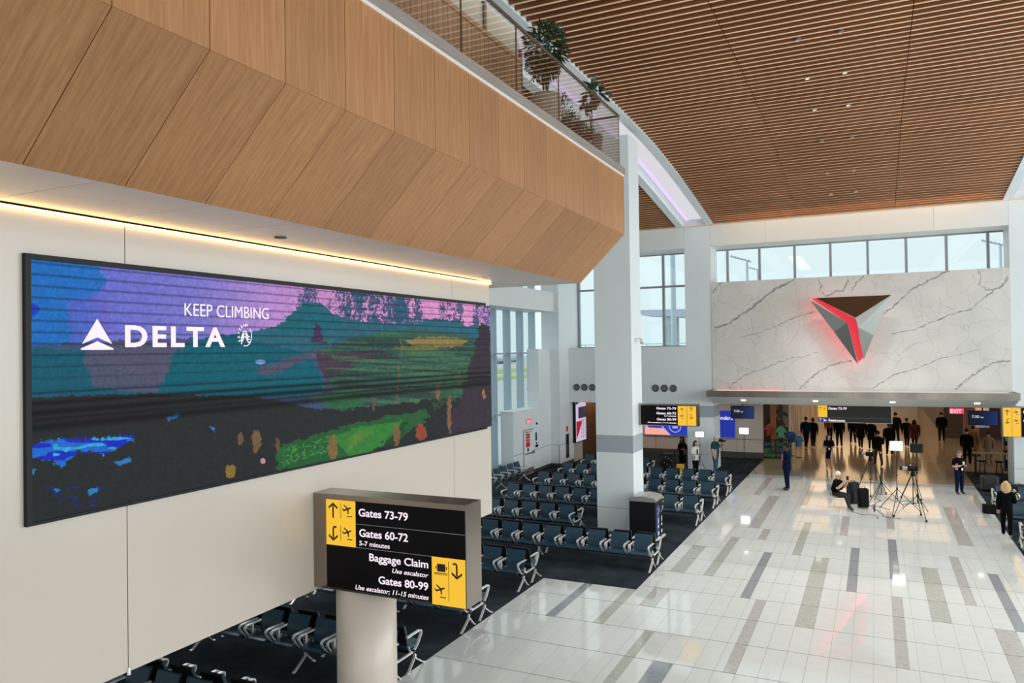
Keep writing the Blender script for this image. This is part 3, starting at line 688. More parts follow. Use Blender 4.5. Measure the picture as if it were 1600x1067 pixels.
# ---- the big video wall
SY0, SY1, SZ0, SZ1 = 4.50, 14.185, 4.40, 7.0
vw = thing('video_wall', 'huge wide video wall showing a painted landscape under a violet sky', 'screen')
b = MB(); x0, x1 = XW, XW+.05
b.box((x0, SY0, SZ1-.055), (x1, 13.95, SZ1)); b.box((x0, SY0, SZ0), (x1, 13.95, SZ0+.03)); b.box((x0, SY0, SZ0+.03), (x1, SY0+.055, SZ1-.055)); b.build('frame', M['black'], vw)
def s2l(c):
    c = np.asarray(c, float)/255.0
    return np.where(c <= .04045, c/12.92, ((c+.055)/1.055)**2.4)
def pip(poly, a, b):
    inside = np.zeros(a.shape, bool); n = len(poly)
    for i in range(n):
        x1_, y1_ = poly[i]; x2_, y2_ = poly[(i+1) % n]
        if y1_ == y2_: continue
        c = ((y1_ > b) != (y2_ > b)) & (a < (x2_-x1_)*(b-y1_)/(y2_-y1_)+x1_); inside ^= c
    return inside
rs = np.random.RandomState(5)
def vnoise(a, b, sa, sb):
    g = rs.rand(64, 64); u = (a/sa) % 63; v = (b/sb) % 63; i = np.floor(u).astype(int); j = np.floor(v).astype(int); fu = u-i; fv = v-j
    fu = fu*fu*(3-2*fu); fv = fv*fv*(3-2*fv); i1 = (i+1) % 64; j1 = (j+1) % 64
    return (g[j, i]*(1-fu)+g[j, i1]*fu)*(1-fv)+(g[j1, i]*(1-fu)+g[j1, i1]*fu)*fv
NY, NZ = 1200, 320
yy = np.linspace(SY0+.05, SY1, NY); zz = np.linspace(SZ0+.03, SZ1-.05, NZ)
YY, ZZ = np.meshgrid(yy, zz)
PX, PY_, PZ = np.full_like(YY, XW), YY, ZZ-EYE
cz = -(PX*BB.x+PY_*BB.y+PZ*BB.z)
a_ = (800+F_PX*(PX*RB.x+PY_*RB.y+PZ*RB.z)/cz)*2; b_ = (533.5-F_PX*(PX*UB.x+PY_*UB.y+PZ*UB.z)/cz-380)*2   # artwork coordinates
a0, b0 = a_.copy(), b_.copy()
wob = (vnoise(a_, b_, 22, 10)-.5)*14; wob2 = (vnoise(a_, b_, 9, 9)-.5)*8+(vnoise(a_, b_, 3, 3)-.5)*6
a_ = a_+wob+wob2; b_ = b_+wob*.6+wob2*.7
img = np.zeros(YY.shape+(3,))
def ramp(keys, t):
    ks = [k for k, _ in keys]; cs = np.array([c for _, c in keys], float)
    return np.stack([np.interp(t, ks, cs[:, i]) for i in range(3)], -1)
sky = ramp([(80, (30, 105, 190)), (260, (45, 110, 200)), (330, (105, 110, 205)), (620, (125, 120, 205)), (850, (185, 140, 210)), (1100, (215, 145, 200)), (1480, (225, 150, 205)), (1530, (170, 130, 205))], a_)
img[:] = sky
def put(mask, col, al=1.0):
    al = al*mask if not isinstance(al, np.ndarray) else al*mask
    img[:] = img*(1-al[..., None])+np.array(col, float)*al[..., None]
put(pip([(80, 40), (300, 70), (330, 130), (210, 190), (240, 300), (80, 320)], a_, b_), (25, 110, 190), .75)
put(pip([(200, 180), (330, 160), (340, 330), (220, 330)], a_, b_), (115, 95, 195), .5)
put(pip([(80, 180), (120, 200), (110, 230), (80, 240)], a_, b_), (20, 50, 190), .8)
put(b_ > ramp([(80, (322,)*3), (300, (308,)*3), (540, (296,)*3), (780, (300,)*3), (1530, (300,)*3)], a_)[..., 0], (60, 80, 115))
put(pip([(80, 330), (250, 335), (420, 420), (560, 470), (560, 520), (80, 520)], a_, b_), (8, 88, 108), .95)
put(pip([(300, 310), (570, 300), (540, 400), (500, 470), (290, 450), (250, 360)], a_, b_), (84, 82, 106), .9)
put(pip([(540, 340), (600, 300), (790, 275), (940, 290), (1010, 450), (960, 480), (480, 480), (520, 400)], a_, b_), (0, 92, 108))
tree = (vnoise(a0, b0, 5, 9)*.8+vnoise(a0, b0, 20, 70)*1.1+vnoise(a0, b0, 2.2, 2.6)*.75)
dens = np.clip(1-np.abs(b_-190)/95, 0, 1)*(a_ > 895)*(a_ < 1527)
clump = np.interp(a0, [895, 930, 960, 1000, 1060, 1080, 1180, 1240, 1320, 1345, 1370, 1430, 1455, 1500], [.55, .8, .9, .5, 1.0, 1.0, 1.05, 1.0, .7, .3, .85, .8, .4, .9])
put((tree*clump > 1.02) & (dens > .05) & (b_ < 262), (70, 80, 118), .85)
put((tree*clump > 1.32) & (dens > .05) & (b_ < 262), (25, 85, 110), .8)
hill = [(760, 300), (800, 275), (880, 245), (905, 215), (960, 186), (1000, 188), (1040, 225), (1100, 242), (1200, 252), (1290, 250), (1330, 235), (1400, 240), (1450, 258), (1510, 255), (1500, 360), (1200, 420), (900, 330)]
put(pip(hill, a_, b_), (38, 98, 116))
put(pip([(880, 245), (960, 188), (1035, 225), (1060, 260), (960, 275), (870, 290)], a_, b_), (14, 100, 112), .8)
put(pip([(985, 240), (960, 310), (1012, 312), (995, 270)], a_, b_), (66, 44, 84))
put(pip([(1000, 330), (1120, 290), (1300, 268), (1480, 290), (1470, 420), (1380, 520), (1200, 560), (1040, 500)], a_, b_), (52, 92, 78))
put(pip([(980, 345), (1100, 340), (1190, 332), (1210, 352), (1120, 372), (1020, 430), (1000, 400)], a_, b_), (72, 56, 74))
put(pip([(780, 400), (900, 355), (1000, 330), (1005, 345), (920, 375), (840, 415)], a_, b_), (95, 78, 100), .8)
streak = vnoise(a0, b0-(a0-1200)*.05, 120, 7)
put((streak+.3*vnoise(a0, b0, 6, 3) > .80) & (a_ > 1000) & (a_ < 1480) & (b_ > 275) & (b_ < 520), (76, 116, 76), .7)
put((streak+.25*vnoise(a0, b0, 5, 3) < .42) & (a_ > 1000) & (a_ < 1480) & (b_ > 300) & (b_ < 560), (42, 60, 56), .75)
put(((a_-1365)/95)**2+((b_-308)/17)**2 < 1, (150, 125, 70), .9)
put(((a_-1300)/75)**2+((b_-328)/8)**2 < 1, (108, 112, 62), .8)
dark = b_ > ramp([(80, (480,)*3), (500, (470,)*3), (800, (480,)*3), (1000, (520,)*3), (1200, (505,)*3), (1530, (470,)*3)], a_)[..., 0]
put(dark, (36, 40, 40))
put(dark & (a_ < 520) & (b_ < 560), (42, 36, 42), .8)
put(pip([(1000, 480), (1060, 462), (1120, 478), (1135, 505), (1060, 525), (1000, 505)], a_, b_), (40, 100, 62), .85)
put(pip([(940, 470), (1010, 478), (1100, 488), (990, 500)], a_, b_), (70, 110, 70), .6)
put(pip([(860, 640), (1000, 590), (1180, 545), (1330, 520), (1340, 545), (1250, 600), (1180, 640), (1050, 690), (860, 710)], a_, b_), (36, 92, 48), .95)
put(pip([(1030, 600), (1180, 560), (1260, 552), (1180, 640), (1090, 670)], a_, b_), (52, 128, 50), .9)
put(pip([(1100, 590), (1160, 580), (1100, 640), (1075, 650)], a_, b_), (100, 130, 50), .6)
put((vnoise(a0, b0, 6, 4) > .6) & pip([(870, 650), (1020, 600), (1050, 640), (880, 700)], a_, b_), (70, 150, 60), .7)
put(pip([(1180, 640), (1260, 560), (1275, 560), (1210, 640)], a_, b_), (24, 62, 40), .9)
put(pip([(1330, 450), (1460, 370), (1450, 480), (1350, 520)], a_, b_) & (vnoise(a0, b0, 8, 8) > .45), (48, 92, 56), .6)
put(pip([(1500, 250), (1530, 262), (1530, 570), (1385, 600), (1440, 470), (1462, 380)], a_, b_), (54, 46, 56))
put((b0 > 235) & (a0 > 1516) & (b0 < 268), (200, 120, 190), .0)
for (sx, sy, rx, ry, c) in [(1035, 640, 14, 42, (140, 100, 56)), (797, 618, 15, 36, (130, 96, 60)), (745, 610, 9, 20, (118, 86, 60)), (862, 628, 7, 24, (110, 84, 56)), (1235, 600, 11, 35, (130, 96, 58)), (1400, 535, 7, 62, (142, 100, 70)),
        (1238, 468, 5, 28, (100, 92, 60)), (1365, 462, 8, 32, (142, 94, 70)), (1312, 590, 18, 26, (165, 76, 56)), (1240, 410, 5, 30, (104, 100, 80)), (715, 712, 17, 22, (150, 118, 40)), (1162, 500, 5, 26, (92, 86, 66)), (1430, 420, 5, 24, (110, 96, 66)), (1508, 470, 6, 16, (170, 116, 70)), (1250, 320, 4, 36, (96, 104, 80))]:
    put(((a0-sx+wob*.5)/rx)**2+((b0-sy)/ry)**2 < .6+vnoise(a0, b0, 5, 7)*.7, c, .85)
put(((a0-816)/8)**2+((b0-680)/9)**2 < 1, (200, 140, 150)); put(((a0-808)/16)**2+((b0-371)/7)**2 < 1, (140, 150, 215))
bl = pip([(85, 640), (130, 615), (280, 608), (410, 600), (420, 612), (330, 660), (230, 650), (190, 700), (150, 680), (90, 668)], a0+wob*1.6, b0+wob2*2)
put(bl, (22, 40, 190)); put(bl & (vnoise(a0, b0, 60, 14) > .45), (28, 105, 205)); put(bl & (vnoise(a0, b0, 50, 10) > .62) & (a0 > 160), (50, 165, 215))
for poly in ([(350, 685), (400, 668), (408, 676), (370, 696)], [(515, 545), (555, 527), (560, 538), (520, 556)], [(80, 705), (105, 702), (100, 722), (80, 724)], [(270, 770), (300, 758), (296, 778), (270, 790)], [(155, 762), (180, 768), (172, 780)], [(648, 572), (668, 578), (664, 590)]):
    put(pip(poly, a0+wob2*.8, b0+wob2*.5), (44, 130, 205), .9)
put(pip([(140, 760), (310, 755), (300, 830), (180, 820)], a_, b_) & (vnoise(a0, b0, 26, 9) > .6), (28, 40, 110), .7)
img *= (1+(vnoise(a0, b0, 7, 7)[..., None]-.5)*.14+(vnoise(a0, b0, 2, 2)[..., None]-.5)*.16)
# dark horizontal camera banding, painted into the display colour
ph = ((ZZ-SZ0)/.112) % 1.0; bandm = np.clip(1-np.abs(ph-.5)/.16, 0, 1)*np.clip((ZZ-5.55)/.5, 0, 1)
img *= 1-.34*bandm[..., None]
for zb, w, s_ in ((5.56, .022, .6), (5.47, .03, .7), (5.40, .018, .5), (5.33, .04, .65), (5.66, .012, .4)):
    img *= 1-s_*np.exp(-((ZZ-zb-.00*(YY-4.5))/w)**2)[..., None]
lin = s2l(np.clip(img, 0, 255))
verts = np.stack([np.full(YY.size, XW+.03), YY.ravel(), ZZ.ravel()], 1)
ii = np.arange((NZ-1)*(NY-1)); r_ = ii//(NY-1); c_ = ii % (NY-1); q0 = r_*NY+c_
faces = np.stack([q0, q0+1, q0+NY+1, q0+NY], 1)
me = bpy.data.meshes.new('display'); me.vertices.add(len(verts)); me.vertices.foreach_set('co', verts.ravel())
me.loops.add(faces.size); me.loops.foreach_set('vertex_index', faces.ravel()); me.polygons.add(len(faces))
me.polygons.foreach_set('loop_start', np.arange(0, faces.size, 4)); me.polygons.foreach_set('loop_total', np.full(len(faces), 4)); me.update(calc_edges=True)
ca = me.color_attributes.new('picture', 'FLOAT_COLOR', 'POINT'); ca.data.foreach_set('color', np.concatenate([lin.reshape(-1, 3), np.ones((YY.size, 1))], 1).ravel())
dm = bpy.data.materials.new('video_picture'); dm.use_nodes = True; nt = dm.node_tree; bs = nt.nodes['Principled BSDF']
at_ = node(nt, 'ShaderNodeVertexColor'); at_.layer_name = 'picture'; nt.links.new(at_.outputs[0], bs.inputs['Emission Color'])
bs.inputs['Emission Strength'].default_value = 0.93; bs.inputs['Base Color'].default_value = (.004, .004, .005, 1); bs.inputs['Roughness'].default_value = .6; bs.inputs['Specular IOR Level'].default_value = .1
me.materials.append(dm); disp = link('display', me, vw)
def sw(a, b, off=.034):     # artwork coordinate -> point on the wall
    u, v = a/2, 380+b/2
    d = RB*((u-800)/F_PX)+UB*(-(v-533.5)/F_PX)-BB; t = XW/d.x
    return Vector((XW+off, d.y*t, EYE+d.z*t))
text('DELTA', .32, (XW+.036, 5.568, 6.112), (0, 1, 0), (0, 0, 1), M['txt'], disp, name='airline_name', bold=.03, width=1.39, space=1.22)
text('KEEP CLIMBING', .215, (XW+.036, 6.352, 6.470), (0, 1, 0), (0, 0, 1), M['txt'], disp, name='slogan', bold=-.003, width=1.363)
def flat(name, polys, m, par, x=XW+.036):
    bb = MB()
    for p in polys: bb.add([(x, q[0], q[1]) for q in p], [tuple(range(len(p)))])
    return bb.build(name, m, par)
flat('triangle_logo', [[(5.245, 6.40), (5.075, 6.135), (5.245, 6.205), (5.415, 6.135)], [(5.062, 6.075), (5.062, 6.09), (5.245, 6.165), (5.428, 6.09), (5.428, 6.075)]], M['txt'], disp)
cyl = MB(); cy_, czz = 7.30, 6.245
arc = [(XW+.036, cy_+.105*math.cos(t), czz+.13*math.sin(t)) for t in np.linspace(-1.9, .75, 16)]; cyl.band(arc, .002, .012, axis=(1, 0, 0))
for o_ in (-.045, 0, .045):
    cyl.band([(XW+.036, cy_-.075+k*.025, czz+o_*.8-.035+.05*math.sin(k*1.0-.8)+k*.006) for k in range(7)], .002, .016, axis=(1, 0, 0))
cyl.build('alliance_emblem', M['txt'], disp)
for i, ch in enumerate('SKYTEAM'):
    t = math.radians(208-i*21); e_ = (math.cos(t), math.sin(t))      # outward direction in (y, z)
    text(ch, .048, (XW+.036, cy_+.098*e_[0], czz+.122*e_[1]), (0, e_[1], -e_[0]), (0, e_[0], e_[1]), M['txt'], disp, bold=.02, align='CENTER')
# ---- sign boxes
def arrow(kind, c, s, par, m, X=(1, 0, 0)):
    b = MB(); x, z = c
    w = .11*s
    if kind == 'up':
        pts = [(-w/2, -.5*s), (w/2, -.5*s), (w/2, .3*s), (-w/2, .3*s)]; b.prism([(x+p, z+q) for p, q in pts], par[1], par[1]-.004)
        for sg in (-1, 1):
            b.prism([(x+sg*p, z+q) for p, q in [(0, .5*s), (0, .5*s-1.45*w), (.36*s, .10*s-.2*w), (.36*s, .10*s+1.1*w)]], par[1], par[1]-.004)
    else:
        sg2 = 1 if kind == 'down_right' else -1
        b.prism([(x+p, z+q) for p, q in [(-w/2, -.3*s), (w/2, -.3*s), (w/2, .28*s), (-w/2, .28*s)]], par[1], par[1]-.004)
        for sg in (-1, 1):
            b.prism([(x+sg*p, z+q) for p, q in [(0, -.5*s), (0, -.5*s+1.45*w), (.36*s, -.10*s+.2*w), (.36*s, -.10*s-1.1*w)]], par[1], par[1]-.004)
        cxx = x+sg2*-.0; arcp = [(cxx-sg2*(.13*s)*(1-math.cos(t)), par[1]-.002, z+.28*s+.16*s*math.sin(t)) for t in np.linspace(0, 2.6, 9)]
        b.band(arcp, .004, w, axis=(0, 1, 0))
    return b.build('arrow', m, par[0])
def plane_icon(c, s, par, m, flip=1, line=True):
    b = MB(); x, z = c; y = par[1]
    R = lambda p, q: (x+flip*s*(p*.94-q*.34), z+s*(q*.94+p*.34))
    b.prism([R(*p) for p in [(-.42, -.03), (-.36, .06), (.32, .07), (.46, .02), (.40, -.05), (-.30, -.07)]], y, y-.004)
    b.prism([R(*p) for p in [(-.02, .05), (.12, .05), (-.16, .44), (-.24, .42)]], y, y-.004)
    b.prism([R(*p) for p in [(.0, -.04), (.14, -.04), (.02, -.40), (-.06, -.40)]], y, y-.004)
    b.prism([R(*p) for p in [(-.42, .0), (-.30, .04), (-.44, .2), (-.50, .2)]], y, y-.004)
    if line: b.prism([(x-.02*s*flip, z-.62*s), (x+.5*s*flip, z-.62*s), (x+.5*s*flip, z-.55*s), (x-.02*s*flip, z-.55*s)], y, y-.004)
    return b.build('aircraft_icon', m, par[0])
M['icon'] = mat('black_icon', (.01, .008, .004), .6)
sg = thing('gate_sign', 'large black and yellow directional sign on a round post beside the cream wall', 'sign')
SX0, SX1, SZa, SZb, SYf = -7.31, -4.815, 2.67, 4.012, 8.60
b = MB(); b.box((SX0, SYf, SZa), (SX1, SYf+.42, SZb)); b.build('steel_case', M['steelw'], sg)
face = MB(); fx0, fx1, fz0, fz1 = -7.073, -4.825, 2.70, 3.938
yf = SYf-.006
face.box((fx0, yf, fz0), (fx1, SYf, fz1)); fc_ = face.build('display', M['scrblack'], sg)
MB().box((fx0, yf-.003, 3.30), (fx0+.51, yf, fz1)).build('yellow_field', M['yellow'], sg); MB().box((fx1-.505, yf-.003, fz0-.02), (fx1, yf, 3.305)).build('yellow_field', M['yellow'], sg)
b = MB(); b.box((fx0+.52, yf-.002, 3.625), (fx1, yf, 3.631)); b.box((fx0+.52, yf-.002, 3.30), (fx1-.51, yf, 3.306)); b.build('divider', M['greyp'], sg)
for bx in (((fx0+.253, yf-.006, 3.69), (fx0+.259, yf-.003, 3.90)), ((fx0+.253, yf-.006, 3.37), (fx0+.259, yf-.003, 3.58)), ((fx1-.252, yf-.006, 2.74), (fx1-.246, yf-.003, 3.26))): MB().box(*bx).build('column_line', M['icon'], sg)
def tx(s_, x, z, size, w, al='LEFT', sh=0, bd=.015): text(s_, size, (x, yf-.003, z), (1, 0, 0), (0, 0, 1), M['txt'], sg, bold=bd, align=al, shear=sh, width=w)
tx('Gates 73-79', -6.506, 3.742, .15, .81); tx('Gates 60-72', -6.499, 3.461, .15, .80); tx('5-7 minutes', -6.50, 3.338, .092, .505, bd=.008)
tx('Baggage Claim', -5.385, 3.142, .145, .95, 'RIGHT'); tx('Use escalator', -5.383, 3.018, .086, .575, 'RIGHT', .25, .008); tx('Gates 80-99', -5.39, 2.848, .145, .795, 'RIGHT'); tx('Use escalator; 11-15 minutes', -5.385, 2.722, .092, 1.19, 'RIGHT', .25, .008)
PR = (sg, yf-.003)
arrow('up', (fx0+.125, 3.79), .215, PR, M['icon']); arrow('down_left', (fx0+.125, 3.465), .215, PR, M['icon']); arrow('down_right', (fx1-.125, 3.15), .215, PR, M['icon'])
plane_icon((fx0+.37, 3.82), .17, PR, M['icon']); plane_icon((fx0+.37, 3.50), .17, PR, M['icon']); plane_icon((fx1-.38, 2.885), .17, PR, M['icon'], 1)
b = MB(); b.prism([(fx1-.42, 3.12), (fx1-.30, 3.12), (fx1-.30, 3.22), (fx1-.42, 3.22)], yf-.003, yf-.007); b.box((fx1-.445, yf-.007, 3.15), (fx1-.43, yf-.003, 3.19)); b.box((fx1-.29, yf-.007, 3.15), (fx1-.275, yf-.003, 3.19))
for k in range(8): b.box((fx1-.46+k*.026, yf-.007, 3.075), (fx1-.45+k*.026, yf-.003, 3.10))
b.box((fx1-.46, yf-.007, 3.10), (fx1-.27, yf-.003, 3.105)); b.build('baggage_icon', M['icon'], sg)
b = MB(); b.lathe([(.43, 0), (.43, SZa)], 48, c=(-6.72, 9.035)); pst = b.build('round_post', M['cream'], sg, smooth=False)
for p in pst.data.polygons: p.use_smooth = abs(p.normal.z) < .5
# ================================================================== SIGNS AND SCREENS FURTHER AWAY
sg = thing('gate_sign', 'black sign with a yellow arrow block at its right, fixed to the square column', 'sign')
x0, x1, z0, z1, Y = -7.17, -5.22, 3.46, 4.18, 24.75
MB().box((x0-.0, Y, z0), (x1, Y+.35, z1)).build('steel_case', M['steelw'], sg)
yf = Y-.005
MB().box((x0+.07, yf, z0+.03), (x1-.02, Y, z1-.05)).build('display', M['scrblack'], sg)
MB().box((x1-.64, yf-.003, z0+.03), (x1-.04, yf, z1-.06)).build('yellow_field', M['yellow'], sg)
b = MB(); b.box((x1-.345, yf-.006, z0+.04), (x1-.335, yf-.003, z1-.07)); b.build('column_line', M['icon'], sg)
for s_, z, sz, sh, w in (('Gates 73-79', 4.00, .105, 0, .66), ('Gates 60-72', 3.84, .105, 0, .66), ('5-7 minutes', 3.765, .062, 0, .40), ('Gates 80-99', 3.64, .105, 0, .65), ('Use escalator; 11-15 minutes', 3.545, .058, .2, .96)):
    text(s_, sz, (x1-.69, yf-.003, z), (1, 0, 0), (0, 0, 1), M['txt'], sg, bold=.03, align='RIGHT', shear=sh, width=w)
PR = (sg, yf-.003)
arrow('up', (x1-.20, 4.02), .15, PR, M['icon']); arrow('down_right', (x1-.20, 3.78), .15, PR, M['icon']); plane_icon((x1-.5, 4.02), .13, PR, M['icon'], 1); plane_icon((x1-.5, 3.80), .13, PR, M['icon'], 1)
sg = thing('hanging_gate_sign', 'long dark overhead sign with a yellow and blue left end under the canopy', 'sign')
x0, x1, z0, z1, Y = -2.66, .70, 2.20, 3.04, 41.0
MB().box((x0, Y, z0), (x1, Y+.3, z1+.05)).build('steel_case', M['steelw'], sg)
M['dimdisp'] = mat('dim_olive_display', (.03, .03, .022), .5)
MB().box((x0+.03, Y-.005, z0+.03), (x1-.05, Y, z1)).build('display', M['dimdisp'], sg)
MB().box((x0+.03, Y-.009, z0+.26), (x0+.45, Y-.005, z1)).build('yellow_field', M['yellow'], sg)
MB().box((x0+.03, Y-.009, z0+.03), (x0+.45, Y-.005, z0+.25)).build('blue_field', M['blue'], sg)
MB().box((x0+.46, Y-.008, z0+.24), (x1-.05, Y-.005, z0+.25)).build('divider', M['greyp'], sg)
text('Gates 73-79', .17, (x0+.5, Y-.009, z1-.19), (1, 0, 0), (0, 0, 1), M['txt'], sg, bold=.03)
text('Restrooms', .17, (x0+.5, Y-.009, z0+.06), (1, 0, 0), (0, 0, 1), M['txt'], sg, bold=.03)
PR = (sg, Y-.009); arrow('up', (x0+.13, z1-.14), .16, PR, M['icon']); plane_icon((x0+.33, z1-.14), .14, PR, M['icon']); arrow('up', (x0+.13, z0+.14), .15, PR, M['txt'])
MB().prism([(x0+.27, z0+.2), (x0+.31, z0+.2), (x0+.32, z0+.12), (x0+.42, z0+.13), (x0+.40, z0+.07), (x0+.29, z0+.07)], Y-.009, Y-.012).build('chair_icon', M['txt'], sg)
for x in (x0+.3, x1-.3): MB().tube([(x, Y+.15, z1+.04), (x, Y+.15, 3.71)], .02, 6).build('hanger', M['steel'], sg)
sg = thing('gate_sign', 'yellow block sign with two arrows at the right edge of the view', 'sign')
x0, x1, z0, z1, Y = 4.48, 6.65, 2.31, 3.52, 35.55
MB().box((x0, Y, z0), (x1, Y+.3, z1)).build('steel_case', M['steelw'], sg)
MB().box((x0+.66, Y-.005, z0+.03), (x1-.03, Y, z1-.05)).build('display', M['scrblack'], sg)
MB().box((x0+.05, Y-.006, z0+.02), (x0+.63, Y, z1-.06)).build('yellow_field', M['yellow'], sg)
b = MB(); b.box((x0+.335, Y-.009, z0+.05), (x0+.345, Y-.006, z1-.09)); b.build('column_line', M['icon'], sg)
PR = (sg, Y-.006); arrow('up', (x0+.19, 3.28), .22, PR, M['icon']); arrow('down_left', (x0+.19, 2.94), .22, PR, M['icon']); plane_icon((x0+.49, 3.3), .18, PR, M['icon'], 1); plane_icon((x0+.49, 2.96), .18, PR, M['icon'], 1)
text('Gates', .2, (x0+.72, Y-.006, 3.24), (1, 0, 0), (0, 0, 1), M['txt'], sg, bold=.03); text('Gates', .2, (x0+.72, Y-.006, 2.9), (1, 0, 0), (0, 0, 1), M['txt'], sg, bold=.03)
MB().tube([(6.2, 35.7, 3.52), (6.2, 35.7, 12.4)], .03, 6).build('hanger', M['steel'], sg)
# televisions and advertising screens
def tv(label, x0, x1, z0, z1, Y, hang):
    t = thing('hanging_television', label, 'television')
    MB().box((x0, Y, z0), (x1, Y+.07, z1)).build('bezel', M['black'], t)
    s_ = MB().box((x0+.02, Y-.004, z0+.02), (x1-.02, Y, z1-.02)).build('screen', M['tvblue'], t)
    text('7:30', (z1-z0)*.26, (x0+.16, Y-.006, z0+(z1-z0)*.5), (1, 0, 0), (0, 0, 1), M['tvtxt'], s_, bold=.02)
    text('AM', (z1-z0)*.13, (x0+.50, Y-.006, z0+(z1-z0)*.5), (1, 0, 0), (0, 0, 1), M['tvtxt'], s_, bold=.02)
    MB().tube([((x0+x1)/2, Y+.1, z1-.2), ((x0+x1)/2, Y+.1, hang)], .03, 6).build('hanger', M['black'], t)
M['tvtxt'] = emis('dim_white_digits', (.55, .7, .9), .8)
m = bpy.data.materials.new('dark_blue_picture'); m.use_nodes = True; nt = m.node_tree; bs = nt.nodes['Principled BSDF']
tc = node(nt, 'ShaderNodeTexCoord'); gd = node(nt, 'ShaderNodeTexGradient'); rp = node(nt, 'ShaderNodeValToRGB')
rp.color_ramp.elements[0].color = (.001, .002, .01, 1); rp.color_ramp.elements[1].color = (.008, .028, .13, 1); rp.color_ramp.elements[0].position = .35
nt.links.new(tc.outputs['Generated'], gd.inputs[0]); nt.links.new(gd.outputs[0], rp.inputs[0]); nt.links.new(rp.outputs[0], bs.inputs['Emission Color'])
bs.inputs['Emission Strength'].default_value = 1; bs.inputs['Base Color'].default_value = (.004, .004, .006, 1); M['tvblue'] = m
tv('dark blue television hanging left of the concourse mouth, before the blue poster', -6.83, -5.67, 2.33, 2.99, 40.5, 3.71)
tv('dark blue television hanging at the right end of the canopy', 3.78, 4.98, 2.29, 2.96, 40.5, 3.71)
ps = thing('lit_poster', 'bright blue lit poster with white script letters on the cream back wall', 'poster')
MB().box((-8.15, 42.6, 1.10), (-6.98, 42.69, 2.55)).build('poster_panel', M['blue'], ps)
text('enders', .30, (-7.08, 42.59, 2.06), (1, 0, 0), (0, 0, 1), M['txt'], ps, bold=.01, align='RIGHT', shear=.3)
ad = thing('advertising_screen', 'wide lit screen with an orange floor and blue emblem behind the square column', 'screen')
MB().box((-12.05, 42.6, 1.08), (-9.3, 42.69, 2.5)).build('frame', M['greyp'], ad)
M['lav'] = emis('lavender_picture', (.45, .42, .95), .9); M['coral'] = emis('coral_picture', (1.0, .42, .32), .95); M['royal'] = emis('royal_blue_picture', (.01, .04, .45), .9)
f_ = MB().box((-12.0, 42.59, 1.12), (-9.35, 42.6, 2.46)).build('picture', M['lav'], ad)
MB().prism([(-12.0, 1.12), (-10.5, 1.12), (-10.95, 1.45), (-12.0, 1.55)], 42.588, 42.585).build('picture_floor', M['coral'], f_)
MB().prism([(-10.5, 1.12), (-9.35, 1.12), (-9.35, 2.46), (-10.7, 2.46), (-10.95, 1.6)], 42.588, 42.584).build('picture_field', M['royal'], f_)
b = MB(); b.band([(-10.25+.33*math.cos(t), 42.58, 1.62+.33*math.sin(t)) for t in np.linspace(0, 2*PI, 24, endpoint=False)], .004, .05, axis=(0, 1, 0), closed=True); b.prism([(-10.4, 1.5), (-10.1, 1.5), (-10.1, 1.75), (-10.4, 1.75)], 42.582, 42.578); b.build('picture_emblem', M['lav'], f_)
b = MB(); b.box((-11.8, 42.585, 1.50), (-11.0, 42.589, 1.62)); b.box((-11.7, 42.585, 1.70), (-11.5, 42.589, 1.82)); b.build('picture_bench', M['royal'], f_)
# tall screen in the corridor
cs = thing('corridor_screen', 'tall lit screen with red triangle and pale diamonds in the dark corridor', 'screen')
def cx(a, b_, off=0):   # crop at (760,640) scale 8.889, plane x=-14.2
    u, v = 760+a/8.889, 640+b_/8.889
    d = RB*((u-800)/F_PX)+UB*(-(v-533.5)/F_PX)-BB; t = -14.55/d.x
    return Vector((-14.55+off, d.y*t, EYE+d.z*t))
pa, pb = cx(1245, 600), cx(1385, 40)
MB().box((-14.69, pa.y, 1.02), (-14.55, pb.y, 3.46)).build('frame', M['black'], cs)
f_ = MB().box((-14.55, pa.y+.05, 1.06), (-14.545, pb.y-.05, 3.42)).build('picture', emis('pale_violet_picture', (.62, .50, .66), .95), cs)
M['dusk'] = emis('dark_picture_area', (.012, .012, .04), 1); M['darkred'] = emis('deep_red_picture', (.32, .006, .012), 1)
L_ = pb.y-pa.y
def q(n_, pts, m_, dx): MB().add([(-14.545+dx, pa.y+L_*s_, 1.06+2.36*t_) for s_, t_ in pts], [tuple(range(len(pts)))]).build(n_, m_, f_)
q('dark_block', [(.25, .52), (.97, .52), (.97, .78), (.25, .78)], M['dusk'], .003); q('dark_block', [(.03, .84), (.5, .90), (.40, .98), (.03, .98)], M['dusk'], .003)
q('red_triangle', [(.05, .05), (.05, .46), (.62, .46), (.30, .20)], M['darkred'], .004)
for k in range(5):
    for j in range(3):
        q('diamond_gap', [(.45+.16*j+.05, .06+.09*k), (.49+.16*j+.05, .06+.09*k), (.53+.16*j+.05, .13+.09*k), (.50+.16*j+.05, .13+.09*k)], M['dusk'], .0045)
